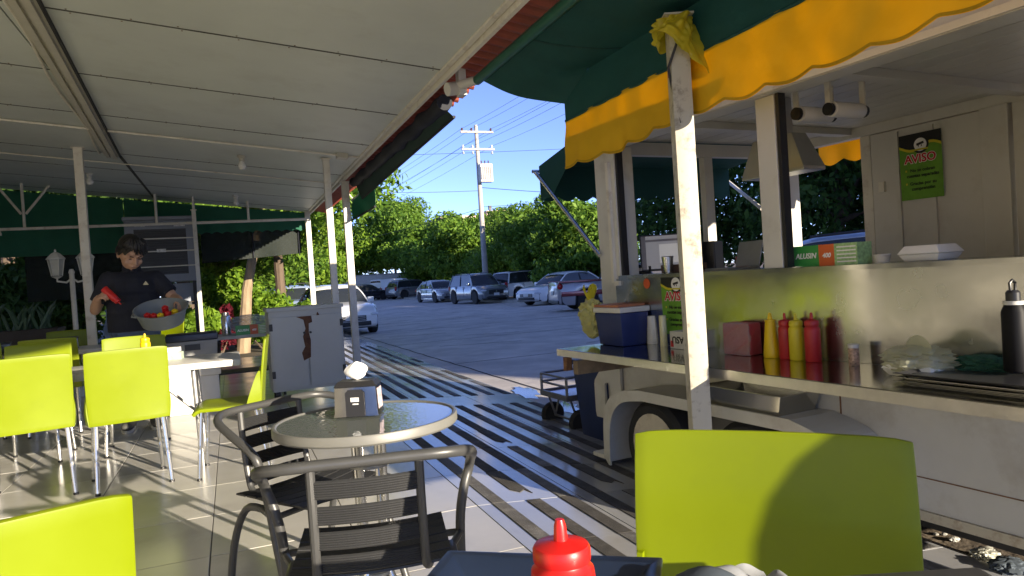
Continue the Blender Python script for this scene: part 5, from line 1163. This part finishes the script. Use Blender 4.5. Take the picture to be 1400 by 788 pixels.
# ================================================================== trees and shrubs
bark = mat('bark', (.12, .085, .06), .9, var=.35, scale=8, stretch=(1, 1, .25), bump=.8, bscale=20)
pale_bark = mat('pale_bark', (.30, .22, .14), .9, var=.25, scale=8, stretch=(1, 1, .25), bump=.6, bscale=20)
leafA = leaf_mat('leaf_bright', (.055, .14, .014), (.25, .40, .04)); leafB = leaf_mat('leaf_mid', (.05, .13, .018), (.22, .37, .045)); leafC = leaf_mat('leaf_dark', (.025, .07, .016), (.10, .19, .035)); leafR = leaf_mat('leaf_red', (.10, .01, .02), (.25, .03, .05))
def leaves(name, parent, m, cl, n, size, seed, droop=.3, asp=2.2):
    """cl: clumps (centre, radius); n leaf-sized faces spread through them"""
    g = np.random.default_rng(seed); C_ = np.array([c for c, r in cl], float); Rr = np.array([r for c, r in cl], float)
    wgt = (Rr[:, 0]*Rr[:, 1]*Rr[:, 2])**(.66); idx = g.choice(len(cl), n, p=wgt/wgt.sum())
    d = g.normal(size=(n, 3)); d /= np.linalg.norm(d, axis=1)[:, None]; rad = g.random(n)**.45
    P = C_[idx] + d*Rr[idx]*rad[:, None]
    nn = d*.8 + g.normal(size=(n, 3))*.65; nn[:, 2] += .12; nn /= np.linalg.norm(nn, axis=1)[:, None]
    a = g.normal(size=(n, 3)); a[:, 2] -= droop; a -= nn*(a*nn).sum(1)[:, None]; a /= np.linalg.norm(a, axis=1)[:, None]; b_ = np.cross(nn, a)
    s = size*(.6+.8*g.random(n))[:, None]
    V = np.stack([P - a*s*.5, P + b_*s/asp*.5 + nn*s*.06, P + a*s*.5, P - b_*s/asp*.5 + nn*s*.06], 1).reshape(-1, 3)
    me = bpy.data.meshes.new(name); me.vertices.add(4*n); me.vertices.foreach_set('co', V.ravel()); me.loops.add(4*n); me.polygons.add(n)
    me.loops.foreach_set('vertex_index', np.arange(4*n)); me.polygons.foreach_set('loop_start', np.arange(0, 4*n, 4)); me.polygons.foreach_set('loop_total', np.full(n, 4))
    me.update(); me.validate(); me.materials.append(m); return obj(name, me, parent)
def tree(label, x, y, z0, top, rad, low, m, n, size, seed, name='street_tree', group=None, nclump=26, trunk=.14, bk=None, lean=(0, 0), flat=1.0):
    q = random.Random(seed); t = thing(name, label, 'tree', (x, y, z0), 0, group); h = top-z0; lo = low
    b = MB(); fork = lo + (h-lo)*.25; b.tube([(0, 0, -.05), (lean[0]*.2+.02, lean[1]*.2, fork*.4), (lean[0]*.6, lean[1]*.6-.03, fork*.75), (lean[0], lean[1], fork)], [trunk*1.35, trunk, trunk*.88, trunk*.75], 10); tk = b.build('trunk', bk or bark, t)
    cl = []; c0 = Vector((lean[0]*1.3, lean[1]*1.3, (h+lo)/2))
    for k in range(nclump):
        a = q.uniform(0, 2*math.pi); e = math.asin(q.uniform(-1, 1)); rr = q.uniform(.45, .86); k2 = q.uniform(.24, .44)
        cc = c0 + Vector((rad*rr*math.cos(e)*math.cos(a), rad*rr*math.cos(e)*math.sin(a)*flat, (h-lo)/2*rr*math.sin(e)))
        cl.append((cc, (rad*k2, rad*k2, (h-lo)/2*k2*.9)))
    cl.append((c0, (rad*.6, rad*.6, (h-lo)*.32)))
    f0 = Vector((lean[0], lean[1], fork-.05))
    for cc, rr in cl[::4]:
        mid_ = f0.lerp(cc, .5) + Vector((q.uniform(-.15, .15)*rad*.3, q.uniform(-.15, .15)*rad*.3, .08*h))
        MB().tube([f0, mid_, cc], [trunk*.5, trunk*.32, trunk*.08], 7).build('limb', bk or bark, tk)
    leaves('crown', t, m, cl, n, size, seed); return t
def along(u, depth): p = CAMP + ray(u, 376)*depth; return p.x, p.y
def top_at(v, u, depth): return (CAMP + ray(u, v)*depth).z
HEDGE = []
G1 = 'trees behind the parked cars'
for k, (u, v, dp, rad, low, m, n, lb) in enumerate([
  (806, 254, 36, 3.4, .7, leafB, 24000, 'bushy green street tree behind the pickup and white sedan'), (757, 266, 43, 3.8, .6, leafB, 22000, 'bushy green street tree behind the white sedan facing out'),
  (706, 276, 51, 4.2, .5, leafB, 22000, 'bushy green street tree just beside the utility pole, behind the white SUV'), (640, 288, 60, 4.4, .5, leafB, 20000, 'bushy green street tree behind the grey compact SUV'),
  (588, 290, 70, 5.0, .5, leafB, 20000, 'bushy green street tree behind the silver sedan'), (541, 258, 78, 5.6, 1.6, leafB, 22000, 'tall light green tree rising above the hedge-like row'),
  (494, 296, 78, 6, 2.4, leafA, 18000, 'light green tree with dark trunk arching over the white van')]):
    x, y = along(u, dp); tree(lb, x, y, street_z(y), top_at(v, u, dp), rad, low, m, n, .28 if dp < 57 else .38, 40+k, group=G1, trunk=.16)
for k, (u, v, dp, rad, lb) in enumerate([(612, 288, 95, 4.5, 'distant rounded tree above the tan house roof'), (445, 318, 75, 6.0, 'distant light green tree between the white posts'), (405, 335, 62, 5.0, 'distant green tree behind the mesh curtain'), (645, 290, 105, 4, 'distant tree peeking beside the utility pole')]):
    x, y = along(u, dp); tree(lb, x, y, street_z(y), top_at(v, u, dp), rad, 1.0, leafA, 9000, .42, 70+k, name='distant_tree', nclump=20)
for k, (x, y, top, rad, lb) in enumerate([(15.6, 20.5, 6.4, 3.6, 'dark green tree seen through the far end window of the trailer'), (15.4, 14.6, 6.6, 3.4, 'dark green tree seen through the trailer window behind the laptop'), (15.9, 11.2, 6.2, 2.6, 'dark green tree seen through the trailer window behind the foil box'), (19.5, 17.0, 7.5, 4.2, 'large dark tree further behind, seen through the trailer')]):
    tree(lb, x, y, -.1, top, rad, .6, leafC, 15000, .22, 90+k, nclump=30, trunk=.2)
HG = 'low hedges under the street trees'
for k, (u, dp) in enumerate(((826, 36.5), (772, 43), (722, 51), (668, 60), (612, 70))):
    x, y = along(u, dp); shrub_later = (x, y)
    HEDGE.append((x, y))
# garden behind the terrace
struct(MB().box((-9, 13.42, -.3), (1.9, 24, -.06)).build('garden_bed', soil, smooth=False))
def shrub(label, x, y, z0, rx, ry, h, m, n, size, seed, name='shrub', group=None):
    q = random.Random(seed); t = thing(name, label, 'shrub', (x, y, z0), 0, group); cl = []
    for k in range(16):
        a = q.uniform(0, 6.28); rr = q.uniform(.2, .8); cl.append(((rx*rr*math.cos(a), ry*rr*math.sin(a), h*q.uniform(.25, .85)), (rx*.33, ry*.33, h*.2)))
    st = MB()
    for c, r in cl[::2]: st.tube([(0, 0, -.02), (c[0]*.5, c[1]*.5, c[2]*.55), c], [.022, .015, .004], 5)
    st.build('stems', bark, t); leaves('foliage', t, m, cl, n, size, seed); return t
shrub('bright sunlit leafy shrub beside the mesh curtain', .55, 15.6, -.06, .85, .6, 1.25, leafA, 6000, .12, 1)
shrub('bright sunlit shrub between the corner post and the dark red SUV', 1.25, 17.2, -.06, .7, .6, 1.0, leafA, 4500, .12, 2)
shrub('rounded yellow-green bush under the dark mesh', .05, 16.8, -.06, .8, .6, 1.75, leafA, 6000, .12, 3)
shrub('low broad-leaf plant behind the person and tub', -.62, 14.2, -.06, .45, .35, .95, leafA, 900, .26, 4)
shrub('dark red-leaved bush beside the slim white post', -.25, 14.5, -.06, .28, .25, 1.0, leafR, 900, .14, 5)
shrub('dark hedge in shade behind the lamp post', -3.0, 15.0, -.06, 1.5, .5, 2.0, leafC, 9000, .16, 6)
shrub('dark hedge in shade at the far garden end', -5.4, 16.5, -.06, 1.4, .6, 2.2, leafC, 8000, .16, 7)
shrub('shaded green shrub beyond the coolers', -1.35, 15.3, -.06, .7, .5, 1.4, leafB, 4000, .14, 8)
tree('leaning garden tree with pale trunk behind the mesh curtain', .15, 15.0, -.06, 5.2, 2.4, 2.3, leafB, 14000, .16, 101, name='garden_tree', bk=pale_bark, trunk=.10, lean=(.65, .2))
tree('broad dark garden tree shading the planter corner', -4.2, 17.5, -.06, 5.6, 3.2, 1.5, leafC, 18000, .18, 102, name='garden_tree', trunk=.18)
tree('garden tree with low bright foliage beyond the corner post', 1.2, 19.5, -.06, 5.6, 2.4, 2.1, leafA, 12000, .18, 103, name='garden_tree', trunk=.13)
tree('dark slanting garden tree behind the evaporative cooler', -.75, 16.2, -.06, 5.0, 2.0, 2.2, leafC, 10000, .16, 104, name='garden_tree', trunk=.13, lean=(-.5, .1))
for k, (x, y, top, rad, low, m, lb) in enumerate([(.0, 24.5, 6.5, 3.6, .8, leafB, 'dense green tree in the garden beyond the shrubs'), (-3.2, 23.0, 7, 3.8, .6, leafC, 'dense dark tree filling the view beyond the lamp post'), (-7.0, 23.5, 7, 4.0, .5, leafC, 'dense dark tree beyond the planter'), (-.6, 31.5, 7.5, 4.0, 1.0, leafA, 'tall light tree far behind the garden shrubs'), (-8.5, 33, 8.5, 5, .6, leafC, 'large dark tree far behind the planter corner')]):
    tree(lb, x, y, street_z(y), top, rad, low, m, 16000, .24, 120+k, name='garden_tree', trunk=.16)
for k, (x, y) in enumerate(HEDGE):
    shrub(('low hedge under the tree behind the pickup', 'low hedge under the tree behind the white sedan', 'low hedge beside the utility pole base', 'low hedge behind the grey compact SUV', 'low hedge behind the silver sedan')[k], x, y, street_z(y), 3.4, 1.2, 2.6, leafB, 6000, .28, 200+k, name='hedge', group=HG)
# planter with agave
pl = thing('planter', 'dark rectangular planter of spiky agave in the shaded corner', 'planter', (-2.62, 10.6, 0))
MB().loft([[(-.5, -.2, .45), (.5, -.2, .45), (.5, .2, .45), (-.5, .2, .45)], [(-.58, -.26, .85), (.58, -.26, .85), (.58, .26, .85), (-.58, .26, .85)]]).build('box', mat('dark_pot', (.05, .04, .035), .7), pl, bevel=.01)
for x in (-.4, .4): MB().box((x-.04, -.15, 0), (x+.04, .15, .449)).build('leg', dark_metal, pl, smooth=False)
q = random.Random(3); agm = mat('agave', (.06, .12, .07), .5, var=.3)
for k in range(34):
    x0 = q.uniform(-.5, .5); a = q.uniform(0, 6.28); L = q.uniform(.22, .38); dx, dy = math.cos(a)*.6, math.sin(a)*.5
    MB().tube([(x0, q.uniform(-.12, .12), .84), (x0+dx*L*.5, dy*L*.5, .84+L*.7), (x0+dx*L*.9, dy*L*.9, .84+L)], [.022, .02, .002], 5).build('leaf', agm, pl)

# ================================================================== back of the terrace
bv = thing('rear_canvas', 'green canvas curtain with scalloped edge hung across the terrace back', 'curtain', (0, 13.2, 0))
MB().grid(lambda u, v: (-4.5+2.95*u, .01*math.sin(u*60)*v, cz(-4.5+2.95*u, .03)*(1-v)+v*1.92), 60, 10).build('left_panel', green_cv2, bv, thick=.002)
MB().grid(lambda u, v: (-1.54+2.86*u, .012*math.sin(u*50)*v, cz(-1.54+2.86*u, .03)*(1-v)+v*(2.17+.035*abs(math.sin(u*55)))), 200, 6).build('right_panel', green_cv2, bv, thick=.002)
ms = thing('mesh_curtain', 'dark see-through shade mesh hanging beside the corner post', 'curtain', (0, 13.32, 0))
MB().grid(lambda u, v: (-.42+1.66*u, .02*math.sin(u*14)*v, 2.30-v*(.62-.10*u)), 30, 10).build('mesh', mesh_cv, ms, thick=.002)
for x in (.42, 1.2): MB().tube([(x, -.012, 2.3), (x, -.012, 1.74)], .012, 6).build('hem', navy_cv, ms)
ms2 = thing('mesh_screen', 'dark shade mesh screen behind the lamp post', 'curtain', (0, 13.32, 0))
MB().grid(lambda u, v: (-3.0+1.5*u, .02*math.sin(u*14)*v, 2.2-v*1.0), 30, 10).build('mesh', mesh_cv, ms2, thick=.002)
pf = thing('pipe_frame', 'white pipe frame running across the terrace back below the ceiling', 'frame', (0, 12.35, 0))
MB().tube([(-3.6, 0, 2.28), (1.3, 0, 2.30)], .022, 8).build('cross_pipe', white_metal, pf)
for x in (-2.75, -1.0, -.46, .35): MB().tube([(x, 0, 2.29), (x, 0, cz(x, .0))], .02, 8).build('hanger', white_metal, pf)
MB().tube([(-3.1, 0, cz(-3.1)), (-2.78, 0, 2.5)], .018, 8).build('brace', white_metal, pf); MB().tube([(-2.4, 0, cz(-2.4)), (-2.72, 0, 2.5)], .018, 8).build('brace', white_metal, pf)
ac = thing('evaporative_cooler', 'grey evaporative cooler with black louvred intake above the person', 'cooler unit', (-.98, 12.75, 0), R(2))
acm = mat('ac_grey', (.26, .29, .34), .55, var=.06)
MB().box((-.50, -.32, 1.38), (.50, .32, 2.36)).build('case', acm, ac, bevel=.02); MB().box((-.52, -.345, 2.361), (.52, .345, 2.42)).build('lid', acm, ac, bevel=.015)
MB().box((-.37, -.327, 1.50), (.37, -.321, 2.22)).build('intake', black_pl, ac, smooth=False)
for k in range(18): MB().cbox((0, -.332, 1.53+.038*k), (.74, .012, .006), rx=R(30)).build('louvre', dark_metal, ac, smooth=False)
for z in (1.62, 1.86, 2.06): MB().box((-.48, -.352, z), (.52, -.34, z+.018)).build('guard_bar', white_metal, ac, smooth=False)
for x, z, wd in ((-.28, 2.29, .15), (.0, 1.88, .13), (.28, 2.28, .16)): MB().box((x-wd/2, -.3535, z-.025), (x+wd/2, -.321, z+.025)).build('maker_plate', plate_m, ac, smooth=False)
for sx in (-1, 1):
    for sy in (-1, 1): MB().box((sx*.44-.025, sy*.26-.025, 0), (sx*.44+.025, sy*.26+.025, 1.379)).build('stand_leg', dark_metal, ac, smooth=False)
MB().box((-.46, -.28, 1.0), (.46, .28, 1.04)).build('stand_shelf', dark_metal, ac, smooth=False); MB().cbox((.3, -.1, 1.2), (.35, .3, .3)).build('pump_box', acm, ac, bevel=.01)
# lamp post with two lanterns
lp = thing('lamp_post', 'white garden lamp post with two glass lanterns behind the person', 'lamp', (-1.78, 10.0, 0))
lm = mat('lamp_white', (.62, .62, .58), .5)
MB().lathe([(.07, 0), (.07, .02), (.04, .08), (.032, .15), (.028, 1.50), (.035, 1.52), (.02, 1.56)], 16).build('column', lm, lp)
lg_ = mat('lantern_glass', (.45, .46, .42), .2, var=.2)
for s in (-1, 1):
    x = s*.155 - .0
    MB().tube([(0, 0, 1.45), (s*.06, 0, 1.40), (x, 0, 1.42), (x, 0, 1.47)], .012, 8).build('arm', lm, lp)
    ln = MB().lathe([(.03, 0), (.055, .01), (.085, .20), (.09, .205)], 6, c=(x, 0, 1.48)).build('lantern', lg_, lp, smooth=False)
    MB().lathe([(.105, .207), (.10, .22), (.05, .275), (.012, .295), (.012, .32), (0, .33)], 6, c=(x, 0, 1.48)).build('lantern_roof', lm, ln, smooth=False)
    MB().lathe([(.0, -.03), (.02, -.025), (.06, -.002), (.0, -.001)], 6, c=(x, 0, 1.48)).build('lantern_base', lm, ln, smooth=False)
    for k in range(6):
        a = 2*math.pi*k/6; MB().tube([(x+.057*math.cos(a), .057*math.sin(a), 1.485), (x+.089*math.cos(a), .089*math.sin(a), 1.685)], .005, 5).build('lantern_bar', lm, ln)
# white ledge at the left
ul = thing('parasol_edge', 'white slatted shelf edge reaching in beside the green canvas', 'shelf', (-2.75, 9.9, 2.0)); MB().box((-.9, -.18, .0), (.27, .18, .03)).build('board', white_metal, ul, smooth=False)
for k in range(5): MB().box((-.9, -.17+.075*k, .031), (.27, -.14+.075*k, .05)).build('slat', white_metal, ul, smooth=False)
MB().box((-.9, -.02, -.9), (-.86, .02, -.001)).build('support', white_metal, ul, smooth=False)
# pale blue sheet near planter
o = MB().grid(lambda u, v: (-2.0+.40*u+.03*math.sin(9*v), 13.6+.05*math.sin(u*12)+.03*v, .25+.85*v*(1-.25*abs(u-.5))), 14, 14).build('draped_sheet', cloth_mat('pale_blue_cloth', (.50, .58, .70), .3), thick=.004); tag(o, 'pale blue draped sheet behind the lamp post', 'sheet')
MB().tube([(-2.05, 13.66, .9), (-1.55, 13.66, .9)], .01, 6).build('line', white_metal, o)
MB().box((-1.83, 13.63, -.06), (-1.79, 13.67, .95)).build('stake', bark, o, smooth=False)

# ================================================================== rolled blind and green banner at the roof edge
rbn = thing('rolled_blind', 'dark navy canvas blind rolled up along the street edge of the roof', 'blind', (1.53, 6.9, 0))
b = MB(); b.tube([(0+.01*math.sin(k*1.3), -1.95+.15*k, 2.425+.008*math.sin(k*1.7)) for k in range(28)], [.058+.008*math.sin(k*2.1) for k in range(28)], 14); b.build('roll', navy_cv, rbn)
MB().grid(lambda u, v: (.03+.065*v+.008*math.sin(u*30)*v, -1.85+4.0*u, 2.405-(.06+.115*u)*v), 40, 6).build('flap', cloth_mat('blind_green', (.015, .05, .04), .2), rbn, thick=.002)
MB().tube([(.097, -1.85, 2.345), (.097, 2.15, 2.23)], .012, 8).build('hem_bar', navy_cv, rbn)
bn = thing('green_banner', 'green canvas banner hanging at the street edge beyond the rolled blind', 'banner', (1.66, 9.25, 0))
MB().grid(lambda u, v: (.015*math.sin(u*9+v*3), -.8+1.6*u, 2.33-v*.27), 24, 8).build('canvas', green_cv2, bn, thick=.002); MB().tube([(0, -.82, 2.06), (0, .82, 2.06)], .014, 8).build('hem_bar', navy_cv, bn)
MB().tube([(0, -.82, 2.335), (0, .82, 2.335)], .012, 8).build('top_bar', white_metal, bn); 
for y in (-.7, .7): MB().tube([(0, y, 2.335), (-.12, y, 2.50)], .008, 6).build('hook', white_metal, bn)

# ================================================================== utility pole and wires
p = CAMP + ray(664, 380)*43.5; px, py = p.x, p.y
up = thing('utility_pole', 'tall concrete utility pole with crossarms and transformer box among the trees', 'utility pole', (px, py, street_z(py)))
ph = top_at(172, 653, 43.5) - street_z(py); cw = mat('pole_concrete', (.42, .39, .35), .85, var=.12, scale=2)
MB().tube([(0, 0, 0), (0, 0, ph)], [.19, .11], 12).build('pole', cw, up)
ins = mat('insulator', (.10, .05, .05), .3); gi = mat('insulator_grey', (.45, .47, .48), .3); dirp = Vector((math.cos(R(-8)), math.sin(R(-8)), 0))
heads = []
for z, m, n in ((ph-.45, ins, 3), (ph-1.5, gi, 3)):
    ar = MB().cbox((0, -.14, z), (2.1, .12, .12)).build('crossarm', cw, up, smooth=False)
    for k, x in enumerate((-.95, -.35, .9)):
        MB().lathe([(.02, 0), (.06, .02), (.075, .06), (.05, .09), (.07, .12), (.04, .18), (0, .2)], 10, c=(x, -.14, z+(.06 if m is ins else -.30))).build('insulator', m, ar)
        if m is gi: MB().lathe([(.02, 0), (.06, .02), (.07, .10), (.05, .2), (0, .22)], 10, c=(x, -.14, z+.061)).build('insulator', m, ar)
        heads.append((x, z+.2))
tbx = MB().box((-.12, -.65, ph-3.55), (.68, -.20, ph-2.45)).build('transformer', mat('transformer_grey', (.48, .46, .43), .6, var=.1), up, bevel=.03)
for k in range(6): MB().box((-.08+.12*k, -.70, ph-3.4), (-.04+.12*k, -.651, ph-2.65)).build('cooling_fin', mat('fin_grey', (.40, .38, .36), .6), tbx, smooth=False)
for x in (.05, .28, .5): MB().lathe([(.03, 0), (.05, .05), (.03, .1), (.05, .15), (0, .25)], 8, c=(x, -.42, ph-2.449)).build('bushing', ins, tbx)
MB().box((.45, -.2, ph-5.2), (.62, -.02, ph-4.95)).build('meter_box', dark_metal, up, smooth=False)
wirem = mat('wire', (.02, .02, .022), .6)
def wire(label, a, c, sag, r=.014, n=20):
    a, c = Vector(a), Vector(c); pts = [a.lerp(c, k/n) - Vector((0, 0, sag*4*(k/n)*(1-k/n))) for k in range(n+1)]
    o = MB().tube(pts, r, 5, cap=False).build('overhead_wire', wirem); return tag(o, label, 'wire', 'overhead wires')
zb = street_z(py)
for k, (x, z) in enumerate(heads):
    wire('thin overhead wire running from the utility pole crossarms', (px+x, py-.14, zb+z), (px+x+.2, py-46, zb+z+1.0), .9, .008)
    wire('thin overhead wire running from the utility pole crossarms', (px+x, py-.14, zb+z), (px+x-7, py+55, zb+z-1.0), .9, .009)
wire('thick service cable sagging across the street below the transformer', (px, py, zb+ph-4.0), (-12, 44, 9.2), .8, .014); wire('bundled cable leading from the utility pole to the trees', (px, py, zb+ph-3.8), (px+28, py-6, zb+ph-4.4), .8, .018)
wire('low cable strung from the utility pole past the meter box', (px, py, zb+ph-5.0), (px+24, py-14, zb+ph-2.5), .8, .012); wire('low cable drooping from the utility pole towards the far trees', (px, py, zb+ph-5.1), (px-18, py+30, zb+ph-6.6), .6, .012)
wire('long cable crossing high behind the utility pole', (-20, 50, 10.0), (px+26, py-4, zb+ph-.8), .8, .012)
# distant house
x, y = along(655, 88); h = thing('distant_house', 'distant tan house with flat parapet roof above the tree row', 'house', (x, y, street_z(y)))
hz = top_at(299, 650, 88)-street_z(y); hm = mat('house_tan', (.50, .38, .27), .9, var=.1)
MB().box((-5.5, -4, 0), (5.5, 4, hz-.6)).build('wall', hm, h, smooth=False); MB().box((-5.7, -4.2, hz-.599), (5.7, 4.2, hz)).build('roof', mat('house_roof', (.52, .40, .32), .9), h, smooth=False); MB().box((1.0, -1.5, hz+.001), (4.0, 1.5, hz+.8)).build('roof_room', hm, h, smooth=False)
for xx in (-3, 0, 3): 
    o = MB().box((xx-.6, -4.04, hz*.5), (xx+.6, -4.002, hz*.5+1.3)).build('window', car_glass, h, smooth=False)
x, y = along(480, 70); w2 = thing('garden_wall', 'pale rendered wall behind the parked van', 'wall', (x, y, street_z(y)), R(-15)); MB().box((-9, -.1, 0), (6, .1, 2.3)).build('wall', mat('pale_render', (.58, .56, .52), .9), w2, smooth=False); MB().box((-9.05, -.15, 2.301), (6.05, .15, 2.4)).build('coping', conc, w2, smooth=False)

# ================================================================== hand cart, bin, litter
p = gz(772, 585, -.17); ct = thing('hand_cart', 'low steel platform cart with railings parked by the trailer corner', 'cart', (2.76, 5.34, street_z(5)), R(-90+3))
cm = mat('cart_steel', (.25, .25, .25), .4, .7, var=.2)
MB().box((-.22, -.34, .30), (.22, .34, .315)).build('deck', mat('deck_steel', (.55, .47, .58), .22, 1.0, var=.08), ct, smooth=False)
for s in (-1, 1): MB().box((s*.225-.008, -.35, .285), (s*.225+.008, .35, .33)).build('side_rail', cm, ct, smooth=False)
for y in (-.345, .345): MB().box((-.23, y-.008, .285), (.23, y+.008, .33)).build('end_rail', cm, ct, smooth=False)
for x in (-.22, .22):
    for y in (-.34, .34): MB().tube([(x, y, .30), (x, y, .47)], .012, 8).build('upright', cm, ct)
    for z in (.40, .47): MB().tube([(x, -.34, z), (x, .34, z)], .010, 8).build('rail', cm, ct)
for z in (.40, .47): MB().tube([(-.22, -.34, z), (.22, -.34, z)], .010, 8).build('rail', cm, ct)
for x in (-.24, .24):
    for y in (-.24, .24):
        M = Matrix.Translation((x, y, .105)) @ Matrix.Rotation(R(90), 4, 'Y')
        wq = MB().lathe([(.05, -.028), (.09, -.03), (.105, -.012), (.105, .012), (.09, .03), (.05, .028)], 24, M=M).build('wheel', rubber, ct); MB().lathe([(0, -.02), (.05, -.024), (.05, .024), (0, .02)], 18, M=M).build('hub', rust, wq)
        MB().tube([(x*.8, y-.06, .30), (x*.8, y, .105)], .010, 6).build('fork', cm, ct); MB().tube([(x*.8, y+.06, .30), (x*.8, y, .105)], .010, 6).build('fork', cm, ct)
for y in (-.24, .24): MB().tube([(-.2, y, .105), (.2, y, .105)], .010, 6).build('axle', cm, ct)
p = tw(.25, 1.62, street_z(4)); bn_ = thing('waste_bin', 'dark blue plastic bin standing behind the hand cart', 'bin', p, TA)
MB().loft([[(-.15, -.15, 0), (.15, -.15, 0), (.15, .15, 0), (-.15, .15, 0)], [(-.19, -.19, .60), (.19, -.19, .60), (.19, .19, .60), (-.19, .19, .60)]]).build('body', mat('bin_blue', (.015, .03, .10), .45), bn_, bevel=.02); MB().box((-.2, -.2, .601), (.2, .2, .64)).build('rim', mat('bin_blue', (.015, .03, .10)), bn_, bevel=.01)
q = random.Random(17); wrapm = mat('litter_foil', (.60, .60, .52), .25, .3, var=.4, scale=40)
for k, (u, v, s, m, lb) in enumerate([(1348, 768, .05, wrapm, 'crumpled shiny wrapper on the dirt under the trailer'), (1305, 742, .02, white_pl, 'tiny white litter scrap on the dirt under the trailer'), (1380, 790, .07, mat('slate_cloth', (.07, .09, .11)), 'dark crumpled bag on the dirt by the trailer')]):
    p = gs(u, v); bagblob('litter', lb, (p.x, p.y, street_z(p.y)+.005), (s, s*.8, s*.5), 30+k, m, 'litter')
# dirt strip beside the trailer
db = MB().prism([(2.80, -5), (6.5, -5), (6.0, 3.0), (4.2, 3.8), (2.85, 3.3)], 0, .002, axis='z'); db.v = [(x, y, street_z(y)+.005+z) for x, y, z in db.v]; struct(db.build('dirt_strip', dirt, smooth=False))
pb = MB()
for k in range(90):
    x = q.uniform(2.9, 4.3); y = q.uniform(.2, 3.0); s = q.uniform(.006, .022)
    pb.ell((x, y, street_z(y)+.009+s*.3), (s, s*.8, s*.5), 7, 5)
pb = pb.build('gravel', conc, smooth=False); tag(pb, 'loose grey gravel on the dirt strip beside the trailer', 'gravel'); pb['kind'] = 'stuff'
